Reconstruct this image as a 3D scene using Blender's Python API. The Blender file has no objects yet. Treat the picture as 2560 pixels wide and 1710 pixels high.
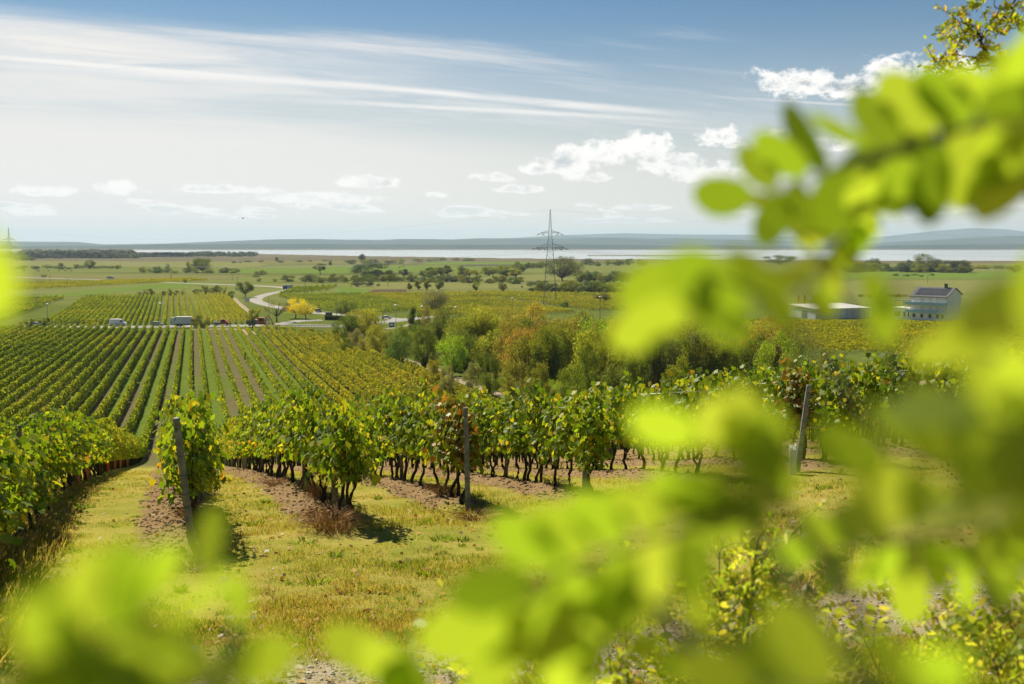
import bpy, math, random
import numpy as np
from mathutils import Vector, Matrix

# ------------------------------------------------------------------ camera, sky, sun, exposure
scn = bpy.context.scene
COL = scn.collection
CZ = 32.0                                   # camera height above the lake
FPX = 40.0 / 36.0 * 2560                    # focal length in photo pixels
HORIZON = 613.0
PITCH = math.atan((855 - HORIZON) / FPX)
cam_d = bpy.data.cameras.new('camera')
cam_d.lens = 40.0; cam_d.sensor_width = 36.0
cam_d.clip_start = 0.02; cam_d.clip_end = 90000
cam_d.dof.use_dof = True
cam_d.dof.focus_distance = 32.0
cam_d.dof.aperture_fstop = 3.8
cam_d.dof.aperture_blades = 9
cam = bpy.data.objects.new('camera', cam_d); COL.objects.link(cam)
cam.location = (0, 0, CZ)
cam.rotation_euler = (math.radians(90) - PITCH, 0, 0)
scn.camera = cam

SUN_AZ, SUN_EL = math.radians(-31), math.radians(43)     # azimuth from +Y, negative = left
sun_dir = Vector((math.sin(SUN_AZ) * math.cos(SUN_EL), math.cos(SUN_AZ) * math.cos(SUN_EL), math.sin(SUN_EL)))
sd = bpy.data.lights.new('sun', 'SUN'); sd.energy = 5.0; sd.angle = math.radians(0.5); sd.color = (1.0, 0.915, 0.74)
so = bpy.data.objects.new('sun', sd); COL.objects.link(so); so.location = (0, 0, 900)
so.rotation_euler = (-sun_dir).to_track_quat('-Z', 'Y').to_euler()

vs = scn.view_settings
scn.display_settings.display_device = 'sRGB'
vs.view_transform = 'Standard'; vs.look = 'None'; vs.gamma = 1.0; vs.exposure = 0.76; vs.use_curve_mapping = False
cy = scn.cycles
cy.use_denoising = True
try: cy.denoiser = 'OPENIMAGEDENOISE'
except Exception: pass
cy.max_bounces = 8; cy.diffuse_bounces = 3; cy.glossy_bounces = 3; cy.transmission_bounces = 5
cy.transparent_max_bounces = 8; cy.volume_bounces = 0
cy.sample_clamp_indirect = 4.0; cy.sample_clamp_direct = 0
cy.caustics_reflective = False; cy.caustics_refractive = False
cy.use_adaptive_sampling = True; cy.adaptive_threshold = 0.01
try: scn.cycles.volume_step_rate = 1.0
except Exception: pass

def ray(u, v):
    """unit direction through a photo pixel"""
    x = (u - 1280) / FPX; y = -(v - 855) / FPX
    c, s = math.cos(PITCH), math.sin(PITCH)
    d = np.array((x, c + s * y, -s + c * y))
    return d / np.linalg.norm(d)
def azel(u, v):
    d = ray(u, v); return math.atan2(d[0], d[1]), math.asin(d[2])

# ---- a small expression helper for shader nodes
class S:
    def __init__(self, nt, sock): self.nt, self.sock = nt, sock
    def _m(self, op, *a, clamp=False):
        n = self.nt.nodes.new('ShaderNodeMath'); n.operation = op; n.use_clamp = clamp
        for i, q in enumerate((self,) + a):
            if isinstance(q, S): self.nt.links.new(q.sock, n.inputs[i])
            else: n.inputs[i].default_value = q
        return S(self.nt, n.outputs[0])
    def __add__(self, o): return self._m('ADD', o)
    __radd__ = __add__
    def __sub__(self, o): return self._m('SUBTRACT', o)
    def __rsub__(self, o): return (self * -1.0) + o
    def __mul__(self, o): return self._m('MULTIPLY', o)
    __rmul__ = __mul__
    def __truediv__(self, o): return self._m('DIVIDE', o)
    def abs(self): return self._m('ABSOLUTE')
    def max(self, o): return self._m('MAXIMUM', o)
    def min(self, o): return self._m('MINIMUM', o)
    def pow(self, o): return self._m('POWER', o)
    def gt(self, o): return self._m('GREATER_THAN', o)
    def lt(self, o): return self._m('LESS_THAN', o)
    def fract(self): return self._m('FRACT')
    def floor(self): return self._m('FLOOR')
    def atan2(self, o): return self._m('ARCTAN2', o)
    def asin(self): return self._m('ARCSINE')
    def clamp(self): return self._m('ADD', 0.0, clamp=True)
    def step(self, a, b):                    # smoothstep
        n = self.nt.nodes.new('ShaderNodeMapRange'); n.interpolation_type = 'SMOOTHSTEP'
        self.nt.links.new(self.sock, n.inputs[0]); n.inputs[1].default_value = a; n.inputs[2].default_value = b
        return S(self.nt, n.outputs[0])
def sep(nt, sock):
    n = nt.nodes.new('ShaderNodeSeparateXYZ'); nt.links.new(sock, n.inputs[0])
    return [S(nt, n.outputs[i]) for i in range(3)]
def comb(nt, x, y, z=0.0):
    n = nt.nodes.new('ShaderNodeCombineXYZ')
    for i, q in enumerate((x, y, z)):
        if isinstance(q, S): nt.links.new(q.sock, n.inputs[i])
        else: n.inputs[i].default_value = q
    return n.outputs[0]
def noise(nt, vec, scale, detail=4, rough=0.55, dist=0.0):
    n = nt.nodes.new('ShaderNodeTexNoise'); n.inputs['Scale'].default_value = scale
    n.inputs['Detail'].default_value = detail; n.inputs['Roughness'].default_value = rough; n.inputs['Distortion'].default_value = dist
    if vec is not None: nt.links.new(vec, n.inputs['Vector'])
    return S(nt, n.outputs['Fac'])
def mix(nt, fac, a, b):
    n = nt.nodes.new('ShaderNodeMix'); n.data_type = 'RGBA'; n.clamp_factor = True
    if isinstance(fac, S): nt.links.new(fac.sock, n.inputs[0])
    else: n.inputs[0].default_value = fac
    for i, q in ((6, a), (7, b)):
        if isinstance(q, (tuple, list)): n.inputs[i].default_value = (*q[:3], 1)
        else: nt.links.new(q, n.inputs[i])
    return n.outputs[2]
def ramp(nt, fac, stops):
    n = nt.nodes.new('ShaderNodeValToRGB'); e = n.color_ramp.elements
    while len(e) < len(stops): e.new(0.5)
    for q, (p, c) in zip(e, stops): q.position = p; q.color = (*c, 1)
    nt.links.new(fac.sock if isinstance(fac, S) else fac, n.inputs[0])
    return n.outputs[0]
def scale_col(nt, col, s):
    n = nt.nodes.new('ShaderNodeVectorMath'); n.operation = 'SCALE'
    nt.links.new(col, n.inputs[0])
    if isinstance(s, S): nt.links.new(s.sock, n.inputs['Scale'])
    else: n.inputs['Scale'].default_value = s
    return n.outputs[0]

# ---- world: Nishita sky with cirrus, contrails and cumulus in it, all laid out by direction
SKY_K = 0.05
CIRRUS = (10.74, 10.37, 9.92); CIRRUS2 = (11.28, 11.01, 10.65); HAZEC = (12.10, 10.92, 9.19); CUMW = (13.29, 12.92, 12.38); CUMG = (3.64, 4.46, 5.10)
w = bpy.data.worlds.new('World'); scn.world = w; w.use_nodes = True
nt = w.node_tree; nt.nodes.clear()
out = nt.nodes.new('ShaderNodeOutputWorld'); bg = nt.nodes.new('ShaderNodeBackground')
bg.inputs[1].default_value = SKY_K
nt.links.new(bg.outputs[0], out.inputs[0])
sky = nt.nodes.new('ShaderNodeTexSky'); sky.sky_type = 'NISHITA'; sky.sun_disc = False
sky.sun_elevation = SUN_EL; sky.sun_rotation = SUN_AZ
sky.altitude = 200; sky.air_density = 1.0; sky.dust_density = 0.35; sky.ozone_density = 2.0
tc = nt.nodes.new('ShaderNodeTexCoord')
dx, dy, dz = sep(nt, tc.outputs['Generated'])
az = dx.atan2(dy); el = dz.asin()
zc = dz.max(0.0) + 0.10
px, py = dx / zc, dy / zc                    # position on a flat cloud deck
def deck(u, v):
    d = ray(u, v); return np.array((d[0] / (d[2] + .1), d[1] / (d[2] + .1)))
a_, b_ = deck(0, 145), deck(1700, 292)
sdir = (b_ - a_) / np.linalg.norm(b_ - a_)   # the streaks run along the contrails
al = px * float(sdir[0]) + py * float(sdir[1]); ac = px * float(-sdir[1]) + py * float(sdir[0])
tint = nt.nodes.new('ShaderNodeVectorMath'); tint.operation = 'MULTIPLY'; tint.inputs[1].default_value = (0.46, 0.65, 0.75)
nt.links.new(sky.outputs[0], tint.inputs[0]); col = tint.outputs[0]
veil = el.step(0.21, 0.005)                  # thin high veil thickening to the horizon
c1 = noise(nt, comb(nt, al * 0.55, ac * 2.4, 0.3), 1.0, 6, 0.62, 0.6)
c2 = noise(nt, comb(nt, al * 0.22 + 3.1, ac * 0.9, 1.7), 1.0, 2, 0.55, 0.3)
c3 = noise(nt, comb(nt, al * 1.9, ac * 6.0, 5.7), 1.0, 5, 0.65, 0.8)
left = az.step(0.40, -0.45)
thin = (c1 * 0.62 + c2 * 0.55 + c3 * 0.25) - 0.83 + left * 0.20 - el.step(0.165, 0.205) * (left * 0.35 + 0.10)
A0, B0 = ray(0, 145), ray(1700, 292)
n0 = np.cross(A0, B0); n0 /= np.linalg.norm(n0); n0 = n0 if n0[2] > 0 else -n0
gc = dx * float(n0[0]) + dy * float(n0[1]) + dz * float(n0[2]) + (c1 - 0.5) * 0.03     # angle above the main trail
sheet = gc.step(-0.020, -0.055) * az.step(0.42, -0.30) * (c2 * 0.7 + c1 * 0.9 + c3 * 0.6 - 0.16)             # milky sheet under the trails
strk = gc.step(-0.005, 0.008) * gc.step(0.048, 0.018) * az.step(0.10, -0.36) * (c3 * 1.7 + c1 * 0.6 - 0.25)
cir = (thin + 0.04).step(-0.03, 0.32).max(sheet).max(strk)
col = mix(nt, (veil * (left * 0.35 + 0.65)).clamp(), col, mix(nt, left, HAZEC, (12.6, 11.4, 9.9)))
col = mix(nt, (cir * 0.88).clamp(), col, CIRRUS)
tex = c3.step(0.30, 0.60) * 0.45 + 0.55
def great_circle(u0, v0, u1, v1, width, strength, grow=0.0):
    global col
    A, B = ray(u0, v0), ray(u1, v1)
    n = np.cross(A, B); n /= np.linalg.norm(n); t = np.cross(n, A)
    d = dx * float(n[0]) + dy * float(n[1]) + dz * float(n[2])
    L = math.acos(float(A @ B))
    a = (dx * float(t[0]) + dy * float(t[1]) + dz * float(t[2])).atan2(dx * float(A[0]) + dy * float(A[1]) + dz * float(A[2]))
    wd = (a * (grow / L) + 1.0) * width
    m = ((d + (c1 - 0.5) * (width * 1.5)).abs() / wd).step(1.0, 0.1)
    m = m * a.step(-0.06, 0.10) * a.step(L + 0.05, L - 0.12)
    col = mix(nt, (m * tex * strength).clamp(), col, CIRRUS2)
great_circle(-150, 132, 760, 205, 0.0026, 1.3, 0.6)
great_circle(120, 166, 1000, 222, 0.0042, 0.8, 0.6)
great_circle(640, 192, 1760, 290, 0.0040, 1.0, 0.4)
great_circle(820, 253, 1680, 301, 0.0030, 0.85, 0.2)
great_circle(1800, 243, 2400, 278, 0.0018, 0.5)
# cumulus: heaps at given directions, ragged by noise, bright rims and grey cores
cn = noise(nt, comb(nt, az * 26.0, el * 36.0, 0.4), 1.0, 8, 0.57, 0.3)
HEAPS = [(1420, 412, 85, 44), (1590, 385, 130, 52), (1690, 412, 105, 46), (1790, 436, 150, 34), (1810, 345, 95, 40),
         (1930, 352, 130, 34), (2070, 358, 90, 30), (2040, 206, 160, 42), (2130, 208, 210, 56), (2230, 202, 200, 64), (2400, 470, 240, 40),
         (920, 458, 75, 24), (1240, 446, 70, 18), (1090, 488, 34, 12), (1300, 474, 75, 15), (780, 498, 170, 20),
         (560, 474, 110, 16), (300, 474, 75, 24), (130, 480, 90, 18), (1610, 520, 80, 13), (2560, 500, 120, 30), (660, 478, 60, 14), (1480, 445, 70, 20), (1340, 425, 60, 22)]
f = None
for (u, v, wu, wv) in HEAPS:
    a0, e0 = azel(u, v); wa, we = wu / FPX, wv / FPX
    q = (el - e0) * (1 / we); qb = q.max(q * -1.5)                          # flatter below
    h = (az - a0) * (1 / wa)
    g = 1.0 - h * h - qb * qb
    f = g if f is None else f.max(g)
row = noise(nt, comb(nt, az * 14.0, el * 75.0, 7.3), 1.0, 3, 0.5, 0.1)       # rows of small flat heaps above the far shore
low = el.step(0.012, 0.022) * el.step(0.060, 0.030)
f = f.max((row - 0.50) * 12.0 - 0.15 - (1.0 - low) * 9.0)
cn3 = noise(nt, comb(nt, az * 85.0, el * 120.0, 3.3), 1.0, 5, 0.58, 0.3)
amp = el.step(0.02, 0.09) * 2.8 + 1.6
dens = f.max(-9.0) * 0.9 + (cn - 0.5) * amp + (cn3 - 0.5) * 1.9
cm = dens.step(0.0, 0.62)
shade = noise(nt, comb(nt, az * 26.0 + 0.16, el * 36.0 - 0.30, 0.4), 1.0, 4, 0.6, 0.3)      # the same heap, a little towards the sun
core = ((dens - 0.45) * 0.75 + (shade - cn) * 3.0).step(0.05, 0.85)
near_h = el.step(0.12, 0.03)
ccol = mix(nt, (core * (1.0 - near_h * 0.65)).clamp(), CUMW, CUMG)
ccol = mix(nt, near_h * 0.10, ccol, HAZEC)
col = mix(nt, (cm * 0.95).clamp(), col, ccol)
nt.links.new(col, bg.inputs[0])
w.cycles.sampling_method = 'MANUAL'; w.cycles.sample_map_resolution = 1024

# ------------------------------------------------------------------ terrain
rng = np.random.default_rng(7)
def vnoise(x, y, seed=0):
    """smooth value noise in -1..1"""
    x = np.asarray(x, float); y = np.asarray(y, float)
    xi = np.floor(x).astype(np.int64); yi = np.floor(y).astype(np.int64)
    fx = x - xi; fy = y - yi
    fx = fx * fx * (3 - 2 * fx); fy = fy * fy * (3 - 2 * fy)
    def h(a, b):
        n = (a * 374761393 + b * 668265263 + seed * 1442695041) & 0x7fffffff
        n = ((n ^ (n >> 13)) * 1274126177) & 0x7fffffff
        n = n ^ (n >> 16)
        return (n & 0xffff) / 32767.5 - 1.0
    a = h(xi, yi); b = h(xi + 1, yi); c = h(xi, yi + 1); d = h(xi + 1, yi + 1)
    return (a * (1 - fx) + b * fx) * (1 - fy) + (c * (1 - fx) + d * fx) * fy
def smooth(x, a, b):
    t = np.clip((np.asarray(x, float) - a) / (b - a), 0, 1); return t * t * (3 - 2 * t)

_q = np.array([-400, -50, 0, 4, 7, 10, 12.5, 15, 20, 25, 30, 35, 44, 87, 115, 135, 160, 200, 300, 420, 520, 700, 3000.])
_d = np.array([-40, -6, 1.65, 2.55, 3.2, 3.78, 4.0, 4.25, 4.85, 5.4, 6.2, 7.05, 8.6, 16.3, 21.3, 24.0, 25.7, 27.0, 28.6, 30.2, 30.6, 30.9, 31.3])
_g = np.arange(-100, 1000, 0.5); _v = np.interp(_g, _q, _d)
def _gauss(a, s):
    k = np.exp(-0.5 * (np.arange(-4 * s, 4 * s + 1) / s) ** 2); k /= k.sum()
    return np.convolve(np.pad(a, int(4 * s), mode='edge'), k, 'valid')
_v = _gauss(_v, 4) * (1 - smooth(_g, 45, 75)) + _gauss(_v, 22) * smooth(_g, 45, 75)
NX, NY = 0.9552, 0.2961                     # across the vine rows
RX, RY = -0.2961, 0.9552                    # along the vine rows
def bend(y): return 0.03 * 0.5 * ((y - 140) + np.sqrt((y - 140) ** 2 + 400))
S0, DS = 0.4, 2.6                           # row k stands at s = S0 + DS * k
def rowpos(s, t):
    x = s * NX + t * RX; y = s * NY + t * RY
    return x + bend(y), y
def st(x, y):
    x = x - bend(y); return x * NX + y * NY, x * RX + y * RY
def shore(x, y):
    r = x / np.maximum(y, 1.0)
    return np.interp(r, [-0.6, -0.45, -0.30, -0.22, -0.16, -0.10, -0.01, 0.05, 0.25, 0.6], [7300, 7000, 5200, 4300, 3640, 3250, 2844, 2680, 2440, 2250])
def t_start(s): return np.interp(s, [-9, -4.8, -2.2, .4, 3, 5.6, 8.2, 10.8, 13.4, 16, 30], [10, 11, 12, 17.2, 19.5, 20.5, 21.5, 21.2, 20.4, 19.5, 18.5])
def height(x, y, fine=True):
    x = np.asarray(x, float); y = np.asarray(y, float)
    q = y - 0.12 * np.clip(x, -150, 80)
    D = np.where(q < 900, np.interp(q, _g, _v), 30.95 + 0.35 * np.clip((q - 900) / 1800, 0, 1))
    D = D - 0.09 * np.clip(x - 1, 0, 7.5) * (1 - smooth(y, 40, 120)) * smooth(y, 8, 18)
    z = CZ - D
    rr = np.hypot(x, y)
    z = z + 0.5 * vnoise(x / 60, y / 60, 3) * smooth(y, 60, 160) * (1 - smooth(y, 1200, 2000)) * 0.5
    sh = shore(x, y)
    z = np.where(y > 1500, z * (1 - smooth(y, sh - 500, sh)) + 0.25 * smooth(y, sh - 500, sh) - 2.0 * smooth(y, sh, sh + 60), z)
    z = np.where((y > 6500), z + 8.0 * smooth(y, 7600, 8600), z)
    if fine:
        s, t = st(x, y)
        k = np.round((s - S0) / DS); ds = s - S0 - k * DS
        blk = smooth(t - t_start(s), -0.5, 1.0) * (1 - smooth(t, 55, 75)) * (s > -7) * (s < 30)
        z = z + blk * 0.11 * np.exp(-((ds + 0.12) / 0.42) ** 2)
        near = 1 - smooth(rr, 30, 60)
        z = z + near * (0.025 * vnoise(x * 2.1, y * 2.1, 5) + 0.05 * vnoise(x * .7, y * .7, 6))
        soil = blk * np.exp(-((ds + 0.15) / 0.5) ** 2)
        z = z + near * soil * 0.035 * vnoise(x * 6.5, y * 6.5, 8)
    return z
def at(u, v, dmin=2.0, dmax=9000.0):
    """the ground point seen through a photo pixel (used to survey where things stand)"""
    d = ray(u, v); d = d / d[1]
    Y = np.geomspace(dmin, dmax, 6000)
    gap = CZ + d[2] * Y - height(d[0] * Y, Y, False)
    i = int(np.argmax(gap < 0)) if (gap < 0).any() else len(Y) - 1
    if i == 0: return float(d[0] * Y[0]), float(Y[0])
    f = gap[i - 1] / (gap[i - 1] - gap[i]) if gap[i] < 0 else 1.0
    yy = Y[i - 1] + f * (Y[i] - Y[i - 1])
    return float(d[0] * yy), float(yy)
def ux(u, y): return (u - 1280) / FPX * y   # sideways offset of a pixel column at distance y
def H(x, y): return float(height(x, y))

# ------------------------------------------------------------------ object helpers
def tag(o, label=None, cat=None, group=None, kind=None):
    if label: o['label'] = label
    if cat: o['category'] = cat
    if group: o['group'] = group
    if kind: o['kind'] = kind
    return o
def link(name, data, mat=None, parent=None):
    o = bpy.data.objects.new(name, data); COL.objects.link(o)
    if mat is not None and data is not None and not data.materials: data.materials.append(mat)
    if parent is not None: o.parent = parent
    return o
def empty(name, loc, rz=0.0, label=None, cat=None, group=None):
    o = bpy.data.objects.new(name, None); COL.objects.link(o)
    o.location = loc; o.rotation_euler = (0, 0, rz); o.empty_display_size = 0.2
    return tag(o, label, cat, group)
def children_of(o): return CHILD.get(o.name, [])
CHILD = {}
def part(name, data, mat, parent):
    o = link(name, data, mat, parent); CHILD.setdefault(parent.name, []).append(o); return o
def dup(root, loc, rz, label=None, group=None, scale=None, color=None):
    """copy a thing with its parts and sub-parts"""
    r = root.copy(); COL.objects.link(r); r.location = loc; r.rotation_euler = (0, 0, rz)
    if scale is not None: r.scale = scale
    if label: r['label'] = label
    if group: r['group'] = group
    if color is not None: r.color = color
    for ch in children_of(root):
        c = ch.copy(); COL.objects.link(c); c.parent = r
        if color is not None: c.color = color
        for g in children_of(ch):
            d = g.copy(); COL.objects.link(d); d.parent = c
    return r
def np_mesh(name, verts, faces, smooth_=False):
    """verts (N,3); faces (M,k) int array"""
    me = bpy.data.meshes.new(name)
    verts = np.ascontiguousarray(verts, np.float32); faces = np.ascontiguousarray(faces, np.int32)
    me.vertices.add(len(verts)); me.vertices.foreach_set('co', verts.ravel())
    m, k = faces.shape
    me.loops.add(m * k); me.loops.foreach_set('vertex_index', faces.ravel())
    me.polygons.add(m); me.polygons.foreach_set('loop_start', np.arange(m, dtype=np.int32) * k)
    try: me.polygons.foreach_set('loop_total', np.full(m, k, np.int32))
    except Exception: pass
    me.update(calc_edges=True)
    if smooth_: me.polygons.foreach_set('use_smooth', np.ones(m, bool))
    return me
def cards(name, tmpl, C, size, nrm=None, up=None, aspect=None, roll=None, g=rng):
    """many small leaf-shaped faces: template polygon (k,3) placed at C with normal nrm and length axis up"""
    n = len(C); tmpl = np.asarray(tmpl, float); k = len(tmpl)
    if nrm is None: nrm = g.normal(size=(n, 3))
    nrm = nrm / np.maximum(np.linalg.norm(nrm, axis=1, keepdims=True), 1e-6)
    if up is None: up = g.normal(size=(n, 3))
    a = np.cross(up, nrm); a /= np.maximum(np.linalg.norm(a, axis=1, keepdims=True), 1e-6)
    b = np.cross(nrm, a)
    size = np.broadcast_to(np.asarray(size, float), (n,))[:, None, None]
    asp = 1.0 if aspect is None else np.broadcast_to(np.asarray(aspect, float), (n,))[:, None, None]
    V = C[:, None, :] + size * (tmpl[None, :, 0:1] * a[:, None, :] * asp + tmpl[None, :, 1:2] * b[:, None, :] + tmpl[None, :, 2:3] * nrm[:, None, :])
    return np_mesh(name, V.reshape(-1, 3), np.arange(n * k).reshape(n, k))
DIAMOND = [(0, -.5, 0), (.36, 0, .06), (0, .5, 0), (-.36, 0, .06)]
LEAF6 = [(0, -.5, 0), (.34, -.22, .05), (.32, .2, .05), (0, .5, -.03), (-.32, .2, .05), (-.34, -.22, .05)]
VINELEAF = [(0, 0, 0), (.22, -.14, -.05), (.52, .06, -.10), (.40, .34, -.04), (.56, .62, -.14), (.24, .66, -.05), (0, 1.02, -.16),
            (-.24, .66, -.05), (-.56, .62, -.14), (-.40, .34, -.04), (-.52, .06, -.10), (-.22, -.14, -.05)]
LEAFLET = [(0, -.5, 0), (.14, -.44, .02), (.24, -.2, .04), (.26, .08, .04), (.2, .32, .03), (.07, .48, 0), (-.07, .48, 0), (-.2, .32, .03), (-.26, .08, .04), (-.24, -.2, .04), (-.14, -.44, .02)]
class MB:
    """collects boxes, prisms and tubes into one mesh"""
    def __init__(self): self.v = []; self.f = []
    def add(self, vs_, fs):
        o = len(self.v); self.v += [tuple(map(float, p)) for p in vs_]; self.f += [tuple(i + o for i in q) for q in fs]; return self
    def box(self, x0, x1, y0, y1, z0, z1, taper=0.0):
        t = taper
        return self.add([(x0, y0, z0), (x1, y0, z0), (x1, y1, z0), (x0, y1, z0), (x0 + t, y0 + t, z1), (x1 - t, y0 + t, z1), (x1 - t, y1 - t, z1), (x0 + t, y1 - t, z1)],
                        [(0, 3, 2, 1), (4, 5, 6, 7), (0, 1, 5, 4), (1, 2, 6, 5), (2, 3, 7, 6), (3, 0, 4, 7)])
    def prism(self, prof, y0, y1, inset=0.0):
        """profile in x,z extruded along y"""
        n = len(prof)
        V = [(x, y0, z) for x, z in prof] + [(x, y1, z) for x, z in prof]
        return self.add(V, [tuple(range(n)), tuple(range(2 * n - 1, n - 1, -1))] + [(i, i + n, (i + 1) % n + n, (i + 1) % n) for i in range(n)])
    def tube(self, pts, r, n=6, cap=True):
        pts = [Vector(p) for p in pts]; rs = r if hasattr(r, '__len__') else [r] * len(pts)
        rings = []
        for i, p in enumerate(pts):
            d = (pts[min(i + 1, len(pts) - 1)] - pts[max(i - 1, 0)])
            d = d.normalized() if d.length > 1e-9 else Vector((0, 0, 1))
            a = d.cross(Vector((0, 0, 1)) if abs(d.z) < .9 else Vector((1, 0, 0))).normalized(); b = d.cross(a)
            rings.append([p + (a * math.cos(2 * math.pi * j / n) + b * math.sin(2 * math.pi * j / n)) * rs[i] for j in range(n)])
        V = [q for ring in rings for q in ring]
        F = [(i * n + j, i * n + (j + 1) % n, (i + 1) * n + (j + 1) % n, (i + 1) * n + j) for i in range(len(pts) - 1) for j in range(n)]
        if cap: F += [tuple(range(n))[::-1], tuple((len(pts) - 1) * n + j for j in range(n))]
        return self.add(V, F)
    def disc(self, c, r, y0, y1, n=14):
        """wheel-like cylinder with its axis along y"""
        return self.tube([(c[0], y0, c[1]), (c[0], y1, c[1])], r, n)
    def mesh(self, name, smooth_=False):
        me = bpy.data.meshes.new(name); me.from_pydata(self.v, [], self.f); me.update()
        if smooth_: me.polygons.foreach_set('use_smooth', np.ones(len(me.polygons), bool))
        return me

# ------------------------------------------------------------------ materials
def mat(name):
    m = bpy.data.materials.new(name); m.use_nodes = True; t = m.node_tree; t.nodes.clear()
    o = t.nodes.new('ShaderNodeOutputMaterial'); return m, t, o
def principled(t, color, rough=0.7, spec=0.4, metal=0.0):
    p = t.nodes.new('ShaderNodeBsdfPrincipled')
    if isinstance(color, (tuple, list)): p.inputs['Base Color'].default_value = (*color, 1)
    else: t.links.new(color, p.inputs['Base Color'])
    if isinstance(rough, S): t.links.new(rough.sock, p.inputs['Roughness'])
    else: p.inputs['Roughness'].default_value = rough
    p.inputs['Specular IOR Level'].default_value = spec; p.inputs['Metallic'].default_value = metal
    return p
def plain(name, color, rough=0.6, metal=0.0, spec=0.4, var=0.12, scale=3.0, bump=0.0):
    """a solid material with a little uneven wear"""
    m, t, o = mat(name)
    tcn = t.nodes.new('ShaderNodeTexCoord')
    n = noise(t, tcn.outputs['Object'], scale, 5, 0.6)
    dark = tuple(c * (1 - var * 1.6) for c in color); lite = tuple(min(1, c * (1 + var)) for c in color)
    p = principled(t, mix(t, n.step(0.3, 0.7), dark, lite), rough, spec, metal)
    if bump:
        b = t.nodes.new('ShaderNodeBump'); b.inputs['Strength'].default_value = bump; b.inputs['Distance'].default_value = 0.02
        t.links.new(noise(t, tcn.outputs['Object'], scale * 8, 4, 0.6).sock, b.inputs['Height']); t.links.new(b.outputs[0], p.inputs['Normal'])
    t.links.new(p.outputs[0], o.inputs[0]); return m
def leaf_mat(name, stops, trans=0.45, rough=0.42, spec=0.5, patch=0.0, obj=False, tint=(1.15, 1.05, 0.45), veins=False):
    """leaves: colour picked per leaf, light shining through them"""
    m, t, o = mat(name)
    geo = t.nodes.new('ShaderNodeNewGeometry'); r = S(t, geo.outputs['Random Per Island'])
    oi = t.nodes.new('ShaderNodeObjectInfo'); orand = S(t, oi.outputs['Random'])
    fac = r
    if patch:
        fac = fac * 0.75 + (noise(t, geo.outputs['Position'], patch, 2, 0.5) - 0.5) * 0.9 + 0.1 + (orand - 0.5) * 0.12
    if obj:
        shade = r * 1.2 + 1.0
        c = scale_col(t, oi.outputs['Color'], shade)
        hue = t.nodes.new('ShaderNodeHueSaturation'); t.links.new(c, hue.inputs['Color'])
        h = noise(t, geo.outputs['Position'], 0.45, 2, 0.5) * 0.05 + r.fract() * 0.02 + 0.452
        t.links.new(h.sock, hue.inputs['Hue']); c = hue.outputs[0]
    else: c = ramp(t, fac.clamp(), stops)
    p = principled(t, c, rough, spec)
    tr = t.nodes.new('ShaderNodeBsdfTranslucent')
    tm = t.nodes.new('ShaderNodeVectorMath'); tm.operation = 'MULTIPLY'; t.links.new(c, tm.inputs[0]); tm.inputs[1].default_value = tint
    t.links.new(tm.outputs[0], tr.inputs[0])
    ms = t.nodes.new('ShaderNodeMixShader'); ms.inputs[0].default_value = trans
    t.links.new(p.outputs[0], ms.inputs[1]); t.links.new(tr.outputs[0], ms.inputs[2]); t.links.new(ms.outputs[0], o.inputs[0])
    return m
M = {}
GREENS = [(0.0, (.085, .165, .012)), (0.40, (.17, .28, .016)), (0.75, (.30, .39, .022)), (0.95, (.50, .47, .03)), (0.985, (.52, .34, .03)), (0.995, (.38, .17, .02)), (1.0, (.22, .10, .02))]
M['vine_leaf'] = leaf_mat('vine_leaf', GREENS, 0.62, 0.5, 0.26)
M['vine_leaf_red'] = leaf_mat('vine_leaf_red', [(0, (.10, .17, .015)), (.55, (.28, .34, .02)), (.70, (.44, .34, .03)), (.80, (.38, .18, .035)), (1, (.24, .09, .03))], 0.5, 0.5, 0.3)
ROWC = [(0.0, (.10, .17, .014)), (0.35, (.22, .31, .020)), (0.65, (.38, .44, .028)), (0.92, (.54, .50, .035)), (1.0, (.50, .32, .04))]
M['row_leaf'] = leaf_mat('row_leaf', ROWC, 0.5, 0.7, 0.08, patch=0.035)
GOLD = [(0.0, (.14, .19, .014)), (0.35, (.30, .34, .022)), (0.65, (.46, .46, .030)), (0.92, (.56, .46, .036)), (1.0, (.50, .29, .04))]
M['row_leaf_gold'] = leaf_mat('row_leaf_gold', GOLD, 0.5, 0.7, 0.08, patch=0.03)
M['tree_leaf'] = leaf_mat('tree_leaf', None, 0.5, 0.7, 0.1, obj=True, tint=(1.1, 1.05, 0.5))
LOC = [(0.0, (.21, .31, .026)), (0.5, (.28, .37, .038)), (1.0, (.36, .42, .065))]
M['locust_leaf'] = leaf_mat('locust_leaf', LOC, 0.76, 0.5, 0.3, tint=(1.22, 1.20, 0.55))
LOCY = [(0.0, (.16, .26, .015)), (0.45, (.34, .42, .025)), (0.8, (.56, .52, .05)), (1.0, (.56, .36, .06))]
M['locust_yellow'] = leaf_mat('locust_yellow', LOCY, 0.65, 0.5, 0.25)
LOCB = [(0.0, (.22, .34, .03)), (0.45, (.38, .47, .05)), (0.8, (.54, .57, .08)), (0.93, (.66, .58, .10)), (1.0, (.60, .64, .50))]
M['locust_bush'] = leaf_mat('locust_bush', LOCB, 0.68, 0.5, 0.3)
M['bark'] = plain('bark', (.055, .042, .032), 0.9, var=0.35, scale=9, bump=0.6)
M['vine_bark'] = plain('vine_bark', (.045, .032, .024), 0.95, var=0.4, scale=20, bump=0.8)
M['twig'] = plain('twig', (.05, .04, .03), 0.8, var=0.3, scale=20)
M['concrete_post'] = plain('concrete_post', (.20, .20, .19), 0.8, var=0.25, scale=7, bump=0.3)
M['old_wood'] = plain('old_wood', (.15, .125, .10), 0.9, var=0.4, scale=12, bump=0.5)
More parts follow.
